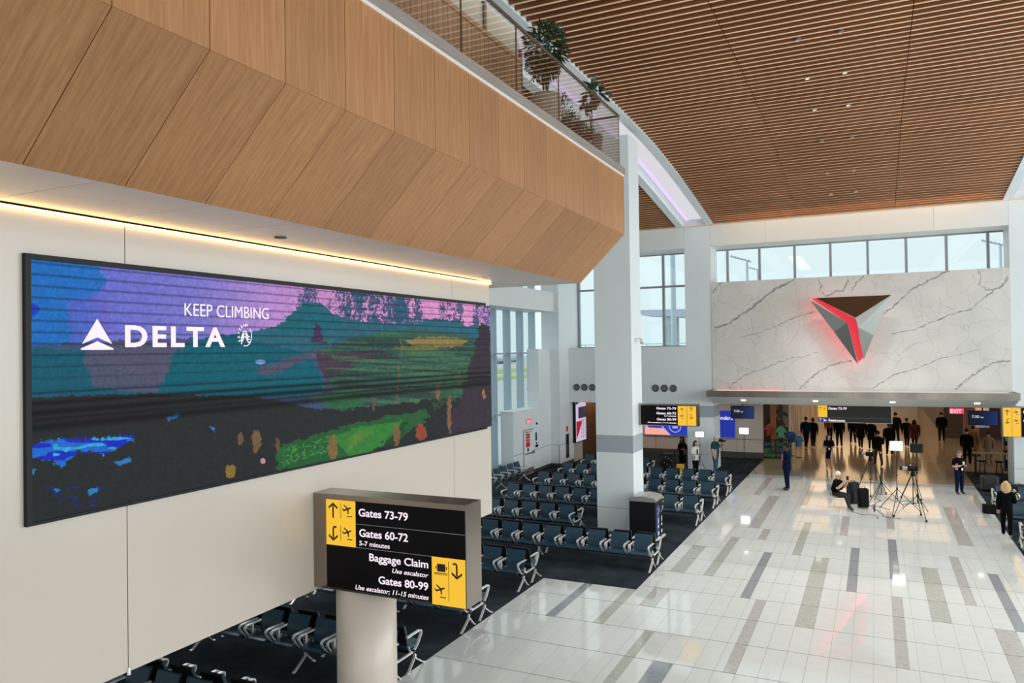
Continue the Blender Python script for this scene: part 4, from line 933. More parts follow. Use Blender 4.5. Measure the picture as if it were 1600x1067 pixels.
# ---- three dimensional emblem on the marble
em = thing('wall_emblem', 'large faceted steel triangle emblem glowing red on the marble wall', 'emblem')
def E3(x, z, y): return (x, y, z)
BK = 37.05
def facet(name, rim, ridge, m):
    """rim: points at the back plane edge, ridge: index->forward offset"""
    b = MB(); n = len(rim)
    fr = [(x, BK-.02-ridge[i], z) for i, (x, z) in enumerate(rim)]; bk = [(x, BK+.06, z) for x, z in rim]
    b.add(fr+bk, [tuple(reversed(range(n, 2*n)))]+[(i, (i+1) % n, n+(i+1) % n, n+i) for i in range(n)])
    return b, fr
def P(u, v): p = px(u, v, 37.0); return (p.x, p.z)
z6 = lambda a, b_: P(1240+a/7.62, 440+b_/7.62)
M['bronze'] = mat('dark_bronze_mirror', (.30, .22, .16), .12, metal=1.0)
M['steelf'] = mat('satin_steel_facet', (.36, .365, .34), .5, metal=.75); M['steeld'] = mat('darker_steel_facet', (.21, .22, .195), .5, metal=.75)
A, B_, C_ = z6(265, 195), z6(1165, 158), z6(738, 430)
b, fr = facet('top', [A, B_, C_], [.02, .02, .30], None); b.add(fr, [(0, 2, 1)]); top = b.build('top_facet', M['bronze'], em)
D1, D2, D3, D4, D5 = z6(1168, 165), z6(742, 434), z6(770, 545), z6(835, 932), z6(952, 640)
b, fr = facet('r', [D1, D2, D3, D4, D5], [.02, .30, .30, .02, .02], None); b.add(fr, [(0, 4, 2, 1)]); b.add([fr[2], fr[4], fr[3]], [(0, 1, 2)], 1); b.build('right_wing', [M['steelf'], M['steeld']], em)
F1, F2, F3, F4 = z6(190, 215), z6(640, 490), z6(768, 990), z6(482, 600)
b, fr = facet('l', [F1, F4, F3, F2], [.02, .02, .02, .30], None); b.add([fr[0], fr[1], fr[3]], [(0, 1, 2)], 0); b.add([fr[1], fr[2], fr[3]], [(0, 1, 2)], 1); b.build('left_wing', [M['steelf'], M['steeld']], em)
M['redglow'] = emis('red_lit_channel', (1.0, .03, .06), .75)
b = MB(); b.add([(p[0], 37.03, p[1]) for p in (z6(215, 200), z6(285, 200), z6(738, 440), z6(830, 900), z6(765, 960), z6(645, 495))], [(0, 1, 2, 5), (5, 2, 3, 4)]); b.build('lit_channel', M['redglow'], em)
b = MB()
for p, q_ in ((F1, F4), (F4, F3)): b.tube([(p[0]+.03, 37.17, p[1]), (q_[0]+.03, 37.17, q_[1])], .03, 6)
b.build('red_tube', M['red'], em)
for p in (z6(400, 400), z6(560, 600), z6(700, 330), z6(850, 600)): MB().tube([(p[0], 37.06, p[1]), (p[0], 37.66, p[1])], .03, 6).build('standoff', M['steel'], em)
b = MB(); b.tube([(-6.9, 37.45, 3.99), (-4.0, 37.45, 3.99)], .012, 6); r_ = thing('red_light_strip', 'thin red light strip along the left foot of the marble wall', 'light'); b.build('strip', emis('soft_red_strip', (1, .05, .08), 2.5), r_)
# ---- round air diffusers in two groups of three
M['dg'] = mat('dark_grey_metal', (.17, .17, .18), .4)
def diffuser(x, z, label, grp=None):
    t = thing('air_diffuser', label, 'vent', (x, 37.7, z))
    b = MB(); prof = [(.19, 0), (.19, -.02), (.165, -.045), (.15, -.02), (.135, -.045), (.115, -.02), (.10, -.045), (.075, -.02), (.06, -.045), (.03, -.03)]
    n = 20; vs = []; fs = []
    for r, y in prof: vs += [(r*math.cos(2*PI*k/n), y, r*math.sin(2*PI*k/n)) for k in range(n)]
    for i in range(len(prof)-1):
        for k in range(n): fs.append((i*n+k, i*n+(k+1) % n, (i+1)*n+(k+1) % n, (i+1)*n+k))
    fs.append(tuple(range((len(prof)-1)*n, len(prof)*n))); b.add(vs, fs); b.build('rings', M['dg'], t)
for i, x in enumerate((-14.28, -13.84, -13.40)): diffuser(x, 4.03, ('leftmost of the three round air diffusers left of the square column', 'middle one of the three round air diffusers left of the square column', 'round air diffuser half hidden by the square column, third of its row')[i])
for i, x in enumerate((-10.03, -9.58, -9.13)): diffuser(x, 4.015, ('left one of the three round air diffusers above the far black sign', 'middle one of the three round air diffusers above the far black sign', 'right one of the three round air diffusers above the far black sign')[i])
# ---- security camera on the column
sc_ = thing('security_camera', 'white dome security camera on a bracket of the square column', 'camera', (-7.18, 24.5, 6.3))
MB().box((0, -.05, -.08), (.03, .05, .08)).build('wall_plate', M['plastic'], sc_)
MB().tube([(.02, 0, .03), (.16, 0, .06), (.22, 0, .03)], .02, 8).build('bracket_arm', M['plastic'], sc_)
MB().lathe([(.05, .03), (.075, 0), (.08, -.06), (.075, -.07)], 16, c=(.22, 0)).build('housing', M['plastic'], sc_, smooth=True)
MB().ball((.22, 0, -.07), (.062, .062, .06), 12).build('dome', M['greyp'], sc_, smooth=True)
# ---- recycling and waste bin beside the column
bn = thing('recycling_bin', 'black double recycling bin with blue poster front beside the square column', 'bin', (-6.55, 23.55, 0))
# local x = towards the tiles, y = depth
MB().rbox((-.52, -.42, .04), (.34, .42, 1.24), .05, axis=1).build('body', M['black'], bn)
MB().box((-.48, -.38, 0), (.30, .38, .06)).build('plinth', M['blackm'], bn)
b = MB(); b.prism([(-.52, 1.24), (.34, 1.24), (.36, 1.28), (.28, 1.37), (-.1, 1.41), (-.44, 1.37), (-.54, 1.29)], -.44, .44, axis=1); b.build('domed_lid', M['steel'], bn)
MB().box((.343, -.38, .12), (.352, -.03, 1.1)).build('blue_poster', emis('royal_blue_print', (.02, .06, .34), .5), bn)
MB().box((.343, .03, .12), (.352, .38, 1.1)).build('black_poster', M['blackm'], bn)
for y in (-.2, .2):
    b = MB(); b.band([(.34, y-.13, 1.02), (.42, y-.13, 1.06), (.42, y-.13, .96), (.36, y-.13, .86)], .03, .02, axis=(0, 1, 0)); b.build('chute_handle', M['alu'], bn)
    MB().rbox((.34, y-.16, .05), (.44, y+.16, .12), .02, axis=1).build('foot_pedal', M['alu'], bn)
    b = MB(); b.prism([(y-.06, .42), (y+.06, .42), (y+.06, .50), (y-.06, .50)], .353, .356, axis=0); b.prism([(y-.03, .55), (y+.03, .55), (y+.04, .72), (y-.04, .72)], .353, .356, axis=0); b.prism([(y-.07, .2), (y+.07, .2), (y+.07, .3), (y-.07, .3)], .353, .356, axis=0); b.build('print', M['plastic'], bn)
# ================================================================== BENCH SEATING
PI_TCH = .68
def seat_mesh():
    b = MB(); n = 5; w = .255
    prof = [(-.52, .405), (-.545, .43), (-.535, .465), (-.48, .482), (-.30, .468), (-.14, .455), (-.09, .45), (-.085, .40), (-.30, .395)]
    b.prism([(y, z) for y, z in prof], -w+.015, w-.015, axis=0)
    b.prism([(y*.97-.01, (z-.44)*.8+.44) for y, z in prof], -w, w, axis=0); return b.mesh('seat', M['leather'], False)
def back_mesh():
    b = MB()
    L = [(-.105, .47), (-.085, .60), (-.045, .75), (-.005, .87)]
    out = [(y-.025, z) for y, z in L]+[(L[-1][0]-.005, .885), (L[-1][0]+.012, .875)]+[(y+.012, z) for y, z in reversed(L[:-1])]
    b.prism(out, -.245, .245, axis=0, mi=0)
    b.prism([(y+.012, z) for y, z in L]+[(.008, .887), (.035, .87)]+[(y+.034, z) for y, z in reversed(L[:-1])], -.25, .25, axis=0, mi=1)
    return b.mesh('backrest', [M['leather'], M['shell']], False)
def arm_mesh():
    b = MB(); pts = [(-.16, .345), (-.29, .36), (-.39, .43), (-.50, .565), (-.518, .61), (-.505, .645), (-.465, .662), (-.25, .662), (-.03, .655)]
    b.band([(0, y, z) for y, z in pts], .052, .024); b.band([(0, -.16, .345), (0, -.11, .40), (0, -.09, .47)], .035, .018)
    return b.mesh('armrest', M['alu'])
def leg_mesh():
    b = MB(); b.band([(0, -.20, .34), (0, -.27, .20), (0, -.56, .012), (0, -.61, .012)], .05, .022); b.band([(0, -.25, .24), (0, -.13, .12), (0, -.02, .012), (0, .02, .012)], .05, .022)
    b.band([(0, -.10, .38), (0, -.20, .33), (0, -.27, .25)], .05, .025)
    return b.mesh('leg', M['alu'])
def outlet_mesh():
    b = MB(); b.rbox((-.04, -.27, .47), (.04, -.23, .62), .015, axis=1, mi=0)
    for z in (.50, .545, .59): b.box((-.015, -.274, z-.013), (.015, -.2705, z+.013), 1)
    b.box((-.02, -.25, .38), (.02, -.235, .48), 0)
    return b.mesh('power_outlet', [M['plastic'], M['black']])
SM, BM, AM, LM, OM = seat_mesh(), back_mesh(), arm_mesh(), leg_mesh(), outlet_mesh()
beam_m = {}
BARM = MB().box((-.022, -.22, .335), (.022, .46, .365)).mesh('cross_bar', M['alu'])
def bench(x_right, y, n, label, rz=0.0, group='airport bench seating in the gate area', outlets=True, loc=None, double=True):
    """x_right: centre of the rightmost seat; double adds the back-to-back row on the same frame"""
    L = PI_TCH*(n-1)
    t = thing('bench_seating', label, 'bench', loc if loc else (x_right-L/2, y, 0), rz, group)
    if n not in beam_m: beam_m[n] = MB().box((-L/2-.33, -.24, .31), (L/2+.33, -.16, .37)).mesh('beam', M['shell'])
    def put_(nm, me, x, flip):
        link(nm, me, t, (x, .24, 0) if flip else (x, 0, 0), PI if flip else None)
    lx = [-L/2-.30, -.34 if n % 2 == 0 else .34, L/2+.30] if n > 4 else [-L/2-.30, L/2+.30]
    for flip in ((False, True) if double else (False,)):
        put_('beam', beam_m[n], 0, flip)
        for i in range(n):
            x = -L/2+i*PI_TCH
            put_('seat', SM, x, flip); put_('backrest', BM, x, flip); put_('armrest', AM, x-.272, flip); put_('armrest', AM, x+.272, flip)
            if outlets and i < n-1: put_('power_outlet', OM, x+PI_TCH/2, flip)
        for x in lx: put_('leg', LM, x, flip)
    if double:
        for x in lx: link('cross_bar', BARM, t, (x, 0, 0))
    return t
rows = [(8.75, -8.4, 8, 'closest double row, at the lower left under the cream wall'), (11.72, -8.28, 7, 'double row partly hidden by the round sign post'),
        (14.72, -8.36, 7, 'double row directly behind the large gate sign'), (17.72, -8.43, 7, 'double row ending just before the corner of the tiles'),
        (20.55, -5.87, 11, 'long double row in front of the square column and the bin'), (23.5, -9.3, 6, 'double row running up to the left side of the square column'),
        (26.45, -5.87, 11, 'double row right behind the recycling bin'), (29.42, -5.87, 11, 'second double row behind the recycling bin'),
        (32.15, -5.85, 11, 'double row in front of the standing camera man'), (35.0, -9.9, 5, 'farthest double row, near the corridor mouth')]
for y, xr, n, lab in rows: bench(xr, y, n, 'back-to-back bench, '+lab.replace('double row ', 'the row ').replace('the second the row', 'the second row'))
# window bench at the far left (faces +x)
bench(0, 0, 6, 'short single bench against the left window wall', rz=PI/2, loc=(-15.05, 30.0, 0), outlets=False, double=False)
for y, xl, n, lab in [(32.3, 4.08, 6, 'back-to-back bench at the right edge, farthest row, beyond the blonde woman'), (29.35, 4.08, 6, 'back-to-back bench at the right edge directly behind the blonde woman'), (26.3, 4.08, 6, 'back-to-back bench at the right edge nearest the viewer')]:
    bench(xl+PI_TCH*(n-1), y, n, lab)
# ================================================================== PEOPLE
def skinned(verts, edges, radii, sub=1):
    me = bpy.data.meshes.new('s'); me.from_pydata(verts, edges, []); o = bpy.data.objects.new('s', me); COL.objects.link(o)
    m = o.modifiers.new('k', 'SKIN'); m.use_smooth_shade = True
    for i, r in enumerate(radii):
        sv = me.skin_vertices[0].data[i]; sv.radius = r if isinstance(r, tuple) else (r, r); sv.use_root = (i == 0)
    if sub: s_ = o.modifiers.new('u', 'SUBSURF'); s_.levels = sub; s_.render_levels = sub
    dg = bpy.context.evaluated_depsgraph_get(); out = bpy.data.meshes.new_from_object(o.evaluated_get(dg))
    bpy.data.objects.remove(o); bpy.data.meshes.remove(me); return out
def person(label, loc, rz, h=1.75, skin='skin_l', top=(.02, .02, .025), legs=(.015, .015, .02), shoe=(.01, .01, .01), hair=(.02, .012, .008), hairlen=0, arms='down', pose='stand', build=1.0, sleeve='long', dress=None, bald=False, head_turn=0.0, head_down=0.0, group=None, tie=None, badge=False, lapel=None):
    k = h/1.75; t = thing('person', label, 'person', loc, rz, group); W_ = build
    J = {}
    hipz = .93; J['pelvis'] = (0, 0, hipz)
    lean = 0.0
    if pose == 'sit': hipz = .50; J['pelvis'] = (0, 0, .50); lean = .10
    J['belly'] = (0, -lean*.2, hipz+.14); J['chest'] = (0, -lean*.6+.0, hipz+.34); J['neckb'] = (0, -lean*.6+.01, hipz+.50); J['neck'] = (0, -lean*.6-.005, hipz+.575); J['head'] = (0, -lean*.6-.02, hipz+.65)
    sx = .195*W_; 
    for s_, n in ((-1, 'L'), (1, 'R')):
        J['sh'+n] = (s_*sx, J['chest'][1]+.01, hipz+.465)
        if pose == 'sit':
            J['hip'+n] = (s_*.09, 0, .49); J['kn'+n] = (s_*.12, -.44, .50); J['an'+n] = (s_*.13, -.44+(.04 if s_ > 0 else -.16), .08); J['to'+n] = (s_*.14, -.60+(.04 if s_ > 0 else -.16), .035)
        elif pose == 'walk':
            d = s_*.20; J['hip'+n] = (s_*.09, 0, .90); J['kn'+n] = (s_*.095, -d*.55-.03, .50); J['an'+n] = (s_*.095, -d+ (.03 if d > 0 else .03), .09 if d > 0 else .13); J['to'+n] = (s_*.105, J['an'+n][1]-.15, .035 if d > 0 else .045)
        else:
            J['hip'+n] = (s_*.09, 0, .90); J['kn'+n] = (s_*.105, -.015, .49); J['an'+n] = (s_*.115, .015, .085); J['to'+n] = (s_*.14, -.135, .035)
        a = arms[s_ > 0] if isinstance(arms, tuple) else arms; S0 = Vector(J['sh'+n])
        if a == 'down': e, w, hd = S0+Vector((s_*.035, .03, -.28)), S0+Vector((s_*.03, -.02, -.53)), S0+Vector((s_*.025, -.05, -.60))
        elif a == 'phone': e, w, hd = S0+Vector((s_*.04, .01, -.27)), S0+Vector((-s_*.06, -.20, -.22)), S0+Vector((-s_*.10, -.26, -.19))
        elif a == 'hold': e, w, hd = S0+Vector((s_*.05, .02, -.27)), S0+Vector((-s_*.02, -.22, -.26)), S0+Vector((-s_*.05, -.28, -.25))
        elif a == 'raise': e, w, hd = S0+Vector((s_*.04, -.14, -.22)), S0+Vector((-s_*.05, -.30, -.02)), S0+Vector((-s_*.06, -.34, .05))
        elif a == 'hip': e, w, hd = S0+Vector((s_*.12, .08, -.25)), S0+Vector((s_*.05, -.01, -.47)), S0+Vector((s_*.02, -.04, -.52))
        elif a == 'cam': e, w, hd = S0+Vector((s_*.03, -.12, -.22)), S0+Vector((-s_*.03, -.30, -.06)), S0+Vector((-s_*.04, -.36, -.03))
        J['el'+n], J['wr'+n], J['ha'+n] = tuple(e), tuple(w), tuple(hd)
    names = list(J); V = [J[n] for n in names]; I = {n: i for i, n in enumerate(names)}
    E_ = [('pelvis', 'belly'), ('belly', 'chest'), ('chest', 'neckb'), ('neckb', 'neck'), ('neck', 'head')]
    for n in 'LR': E_ += [('pelvis', 'hip'+n), ('hip'+n, 'kn'+n), ('kn'+n, 'an'+n), ('an'+n, 'to'+n), ('neckb', 'sh'+n), ('sh'+n, 'el'+n), ('el'+n, 'wr'+n), ('wr'+n, 'ha'+n)]
    fat = W_*1.1
    R = dict(pelvis=(.178*fat, .135*fat), belly=(.168*fat, .13*fat), chest=(.195*fat, .135*fat), neckb=(.13, .085), neck=(.06, .06), head=(.05, .05))
    for n in 'LR': R.update({'hip'+n: .112*fat, 'kn'+n: .078, 'an'+n: .058, 'to'+n: .042, 'sh'+n: .078*fat, 'el'+n: .068, 'wr'+n: .044, 'ha'+n: (.034, .018)})
    if legs == 'bare':
        for n in 'LR': R['hip'+n] = .10; R['kn'+n] = .060; R['an'+n] = .042
    me = skinned(V, [(I[a], I[b]) for a, b in E_], [R[n] for n in names])
    # segment -> material slot (0 skin, 1 top, 2 legs, 3 shoe)
    seg = [('pelvis', 'belly', 1), ('belly', 'chest', 1), ('chest', 'neckb', 1), ('neckb', 'neck', 0), ('neck', 'head', 0)]
    for n in 'LR':
        seg += [('pelvis', 'hip'+n, 2), ('hip'+n, 'kn'+n, 2), ('kn'+n, 'an'+n, 2), ('an'+n, 'to'+n, 3), ('neckb', 'sh'+n, 1), ('sh'+n, 'el'+n, 1), ('el'+n, 'wr'+n, 1 if sleeve == 'long' else 0), ('wr'+n, 'ha'+n, 0)]
    sk = M[skin]; mats = [sk, cloth(top), sk if legs == 'bare' else cloth(legs), mat('shoe', shoe, .35) if shoe not in SHOES else SHOES[shoe]]; SHOES[shoe] = mats[3]
    co = np.array([v.co for v in me.vertices]); fc_ = np.array([co[list(p.vertices)].mean(0) for p in me.polygons])
    best = np.full(len(fc_), 1e9); slot = np.zeros(len(fc_), int)
    for a, b_, s_ in seg:
        A_, B2 = np.array(J[a]), np.array(J[b_]); d = B2-A_; tt = np.clip(((fc_-A_)@d)/(d@d), 0, 1); dist = np.linalg.norm(fc_-(A_+tt[:, None]*d), axis=1)/(1.0 if s_ != 1 or a[0] in 'es' else 1.35)
        m_ = dist < best; best[m_] = dist[m_]; slot[m_] = s_
    if sleeve == 'short':
        for n in 'LR':
            A_, B2 = np.array(J['sh'+n]), np.array(J['el'+n]); d = B2-A_; tt = ((fc_-A_)@d)/(d@d); near = np.linalg.norm(fc_-(A_+np.clip(tt, 0, 1)[:, None]*d), axis=1) < .08; slot[near & (tt > .78) & (slot == 1)] = 0
    me.materials.clear()
    for m_ in mats: me.materials.append(m_)
    for p, s_ in zip(me.polygons, slot): p.material_index = int(s_); p.use_smooth = True
    # head, face, hands joined into the same mesh
    hb = MB(); hb.mi = 0
    hz = J['head'][2]+.075; hy = J['head'][1]-.005
    H = MB(); H.ball((0, 0, 0), (.076, .095, .118), 14, 0, 10); H.ball((0, -.015, -.055), (.055, .072, .068), 10, 0, 6)
    H.add([(-.012, -.092, .012), (.012, -.092, .012), (.018, -.094, -.028), (-.018, -.094, -.028), (0, -.118, -.022), (0, -.096, .02)], [(0, 4, 5), (5, 4, 1), (0, 3, 4), (1, 4, 2), (3, 2, 4)])
    for s_ in (-1, 1): H.ball((s_*.077, .005, -.005), (.010, .020, .032), 6, 0, 5); H.ball((s_*.028, -.085, .012), (.011, .008, .007), 6, 4, 4)
    H.ball((0, -.088, -.058), (.024, .008, .007), 6, 5, 4)
    rot = Matrix.Rotation(head_turn, 3, 'Z') @ Matrix.Rotation(head_down, 3, 'X') @ Matrix.Scale(1.1, 3)
    def place(bld, dst):
        dst.add([tuple(rot @ Vector(v)+Vector((0, hy, hz))) for v in bld.v], [], 0); o_ = len(dst.v)-len(bld.v)
        for f, mm in zip(bld.f, bld.m): dst.f.append(tuple(i+o_ for i in f)); dst.m.append(mm)
    place(H, hb)
    for n, s_ in (('L', -1), ('R', 1)):
        w, hd = Vector(J['wr'+n]), Vector(J['ha'+n]); d = (hd-w).normalized(); side = Vector((1, 0, 0)) if abs(d.x) < .8 else Vector((0, 1, 0)); side = (side-d*side.dot(d)).normalized(); pal = d.cross(side)*(1 if s_ > 0 else 1)
        if a in ('down',) : pass
        base = hd+d*.01; curl = Vector((0, -.4, -.1)) if d.z < -.5 else Vector((0, 0, -.5))
        for i_, (off, ln) in enumerate(((-.027, .062), (-.010, .074), (.010, .070), (.027, .056))):
            p0 = base+side*off; d2 = (d+curl*.35).normalized(); d3 = (d+curl*.9).normalized()
            hb.tube([p0-d*.01, p0+d*ln*.35, p0+d*ln*.35+d2*ln*.35, p0+d*ln*.35+d2*ln*.35+d3*ln*.3], [.0095, .009, .008, .006], 5, 0)
        p0 = w+d*.02-side*s_*(-.03)*-1; th = (d*.6-side*s_*.8).normalized()
        hb.tube([p0, p0+th*.035, p0+th*.035+(d*.9-side*s_*.2).normalized()*.03], [.011, .010, .007], 5, 0)
    hm = hb.mesh('h', [sk, sk, sk, sk, M['black'], M['lip'] if skin == 'skin_l' else sk], True)
    bm = bmesh.new(); bm.from_mesh(me); nm = len(bm.faces)
    bm.from_mesh(hm); bm.faces.ensure_lookup_table()
    bm.to_mesh(me); bm.free()
    me.materials.append(M['black']); me.materials.append(M['lip'] if skin == 'skin_l' else sk)
    bpy.data.meshes.remove(hm)
    me.name = 'body'; me.transform(Matrix.Scale(k, 4))
    body = link('body', me, t)
    if not bald or hairlen:
        hr = MB(); Hh = MB(); Hh.ball((0, .012, .018), (.088, .102, .118), 14, 0, 10)
        keep = []
        for f in Hh.f:
            c = sum((Vector(Hh.v[i]) for i in f), Vector())/len(f)
            if not (c.y < -.035 and c.z < .065) and not (c.z < -.03): keep.append(f)
        Hh.f = keep; Hh.m = [0]*len(keep)
        if hairlen:
            L = .10+.14*hairlen; Hh.ball((0, .05, -L*.45), (.118, .075, L*.75), 12, 0, 8)
            for s_ in (-1, 1): Hh.ball((s_*.085, .025, -L*.38), (.045, .065, L*.68), 8, 0, 6)
        place(Hh, hr); hmz = hr.mesh('hair', cloth(hair, .55), True); hmz.transform(Matrix.Scale(k, 4)); link('hair', hmz, t)
    def part(nm, bld, m_, sm=True):
        m2 = bld.mesh(nm, m_, sm); m2.transform(Matrix.Scale(k, 4)); return link(nm, m2, t)
    if dress is not None:
        z0 = .52 if legs == 'bare' else .60
        b = MB(); rr = [(.175, .145, z0), (.18, .15, z0+.18), (.172, .135, hipz+.02), (.135, .105, hipz+.18), (.165, .12, hipz+.36), (.12, .09, hipz+.48)]
        n = 18; vs = []; fs = []
        for a_, b_2, z in rr: vs += [(a_*W_*math.cos(2*PI*i/n), b_2*W_*math.sin(2*PI*i/n)-.0, z) for i in range(n)]
        for j in range(len(rr)-1):
            for i in range(n): fs.append((j*n+i, j*n+(i+1) % n, (j+1)*n+(i+1) % n, (j+1)*n+i))
        b.add(vs, fs); part('dress', b, cloth(dress))
    if lapel is not None:     # open jacket over the body: hem shell plus shirt front
        b = MB(); n = 20; rr = [(.19, .145, hipz-.14), (.178, .135, hipz+.04), (.165, .13, hipz+.2), (.188, .14, hipz+.36), (.165, .12, hipz+.47), (.07, .07, hipz+.535)]; vs = []; fs = []
        for a_, b_2, z in rr: vs += [(a_*W_*math.sin(2*PI*(i+.5)/n), -b_2*W_*math.cos(2*PI*(i+.5)/n), z) for i in range(n)]
        for j in range(len(rr)-1):
            for i in range(n-1):
                fs.append((j*n+i, j*n+i+1, (j+1)*n+i+1, (j+1)*n+i))
        b.add(vs, fs); part('jacket', b, cloth(top))
        b = MB(); b.add([(-.045, -.128*W_, hipz+.12), (.045, -.128*W_, hipz+.12), (.055, -.142*W_, hipz+.36), (.04, -.10, hipz+.51), (-.04, -.10, hipz+.51), (-.055, -.142*W_, hipz+.36)], [(0, 1, 2, 5), (5, 2, 3, 4)]); part('shirt_front', b, cloth(lapel))
    if tie is not None:
        b = MB(); b.prism([(-.028, hipz+.06), (0, hipz+.03), (.028, hipz+.06), (.02, hipz+.36), (.012, hipz+.48), (-.012, hipz+.48), (-.02, hipz+.36)], -.150*W_, -.162*W_, axis=1); part('tie', b, cloth(tie, .5), False)
    if badge:
        b = MB(); b.box((-.035, -.175*W_, hipz+.06), (.035, -.168*W_, hipz+.16)); bd = part('badge', b, M['plastic'], False)
        b = MB(); b.tube([(-.05, -.10, hipz+.50), (-.045, -.155*W_, hipz+.36), (0, -.17*W_, hipz+.16), (.045, -.155*W_, hipz+.36), (.05, -.10, hipz+.50)], .006, 5); part('lanyard', b, M['black'])
    return t
SHOES = {}
M['lip'] = mat('lip_tone', (.38, .12, .10), .5)
NAVY = (.005, .010, .032); BLK = (.003, .003, .0035); DK = (.006, .006, .007)
person('standing man in navy suit with white shirt and pink tie', (-3.42, 33.65, 0), math.radians(-72), 1.92, 'skin_d', NAVY, NAVY, build=1.12, hair=(.008, .006, .005), arms=('down', 'hold'), tie=(.75, .05, .22), lapel=(.8, .8, .82), head_turn=.1)
person('man in black polo and navy trousers reading a phone at the right carpet edge', (2.95, 35.2, 0), math.radians(35), 1.72, 'skin_l', BLK, NAVY, hair=(.12, .11, .10), arms='phone', sleeve='short', badge=True, head_down=.45, build=1.05)
ph = thing('phone', 'small white phone held by the man in the black polo', 'phone', (3.09, 34.93, 1.22)); MB().rbox((-.035, -.01, 0), (.035, .0, .13), .008, axis=1).build('phone_body', M['plastic'], ph)
person('woman in short black dress with a blue badge, walking towards the viewer', (-2.13, 40.35, 0), math.radians(8), 1.66, 'skin_l', BLK, 'bare', shoe=(.25, .10, .08), hair=(.015, .009, .007), hairlen=1.0, arms='hold', pose='walk', dress=BLK, sleeve='short', badge=True, build=.92)
person('blonde woman in black seen from behind at the lower right', (3.58, 27.85, 0), math.radians(172), 1.70, 'skin_l', BLK, BLK, shoe=(.45, .25, .2), hair=(.50, .34, .15), hairlen=1.1, arms=('hold', 'down'), pose='walk', build=.95)
person('seated white-haired man in dark clothes reading a phone', (-1.40, 30.72, 0), math.radians(62), 1.74, 'skin_l', BLK, (.03, .03, .03), shoe=(.04, .03, .02), hair=(.75, .74, .72), arms=('raise', 'raise'), pose='sit', sleeve='short', head_down=.25)
ph = thing('phone', 'dark phone raised by the seated white-haired man', 'phone', (-1.0, 30.52, 1.07)); MB().rbox((-.04, -.008, 0), (.04, .0, .15), .008, axis=1).build('phone_body', M['black'], ph)
person('camera man in teal shirt and blue jeans behind the seats', (-7.0, 37.05, 0), math.radians(80), 1.78, 'skin_l', (.018, .06, .075), (.05, .11, .16), shoe=(.5, .5, .48), hair=(.6, .58, .55), arms=('down', 'cam'), sleeve='short', build=1.3, head_down=.3)
person('woman in white jacket standing behind the seats', (-7.75, 36.1, 0), math.radians(60), 1.60, 'skin_l', (.72, .70, .66), DK, hair=(.07, .025, .015), hairlen=.5, arms='hold', lapel=BLK)
person('woman with dark curly hair in a sleeveless black dress behind the seats', (-8.45, 36.5, 0), math.radians(-25), 1.72, 'skin_d', BLK, 'bare', hair=(.006, .005, .005), hairlen=1.3, arms='phone', dress=BLK, sleeve='short')
walk = [(-3.78, 48.1, 1.80, 'left of the two men walking away side by side', NAVY, .0), (-3.42, 48.5, 1.72, 'right of the two men walking away side by side', BLK, 0), (-2.66, 51.6, 1.72, 'man in brown jacket walking away, upper body behind the overhead sign', (.10, .055, .03), 0),
        (-2.02, 49.3, 1.80, 'person in black walking away, head hidden by the left part of the overhead sign', BLK, 0), (-1.32, 51.1, 1.70, 'slim person in black whose head is hidden by the middle of the overhead sign', BLK, 0), (-.86, 49.1, 1.80, 'broad person in a long dark coat under the middle of the overhead sign', DK, 1),
        (-.30, 48.5, 1.72, 'person in dark clothes at the dolly under the right part of the overhead sign', BLK, 1), (.61, 46.4, 1.74, 'man in black walking away at the right end of the overhead sign', BLK, 0), (1.06, 52.3, 1.84, 'tall man in black walking away just right of the overhead sign', DK, 0),
        (1.60, 50.5, 1.66, 'walker in black with a shoulder bag in the middle of the concourse', BLK, 0), (1.98, 50.0, 1.62, 'person in dark red-brown coat walking away', (.05, .018, .012), 1), (3.62, 53.8, 1.78, 'lone dark figure standing at the right side of the concourse', BLK, 0)]
for i, (x, y, h, lab, c, coat) in enumerate(walk):
    person(lab, (x, y, 0), math.radians(180+((i*37) % 30-15)), h, ('skin_m', 'skin_d', 'skin_l')[i % 3], c, DK, hair=(.01, .008, .007), pose='walk' if i % 4 != 3 else 'stand', build=1.3 if i in (5, 10) else 1.16, dress=c if coat else None, hairlen=.3 if i in (4, 10) else 0)
person('crouching-looking crew member in dark clothes walking by the left camera tripod', (.05, 42.0, 0), math.radians(200), 1.72, 'skin_m', BLK, (.04, .02, .016), hair=(.01, .008, .007), pose='walk', arms=('hold', 'down'))
person('customer in a light brown coat at the shop on the right', (4.45, 45.3, 0), math.radians(150), 1.78, 'skin_m', (.16, .085, .04), (.12, .07, .04), hair=(.02, .012, .01), dress=(.16, .085, .04), build=1.15)
person('customer in a pale beige coat at the shop on the right', (5.0, 44.2, 0), math.radians(170), 1.62, 'skin_l', (.26, .17, .12), (.22, .15, .11), hair=(.03, .02, .015), dress=(.26, .17, .12))
person('customer in black at the shop on the right', (4.05, 44.0, 0), math.radians(160), 1.76, 'skin_l', BLK, BLK, hair=(.02, .012, .01), build=1.1)
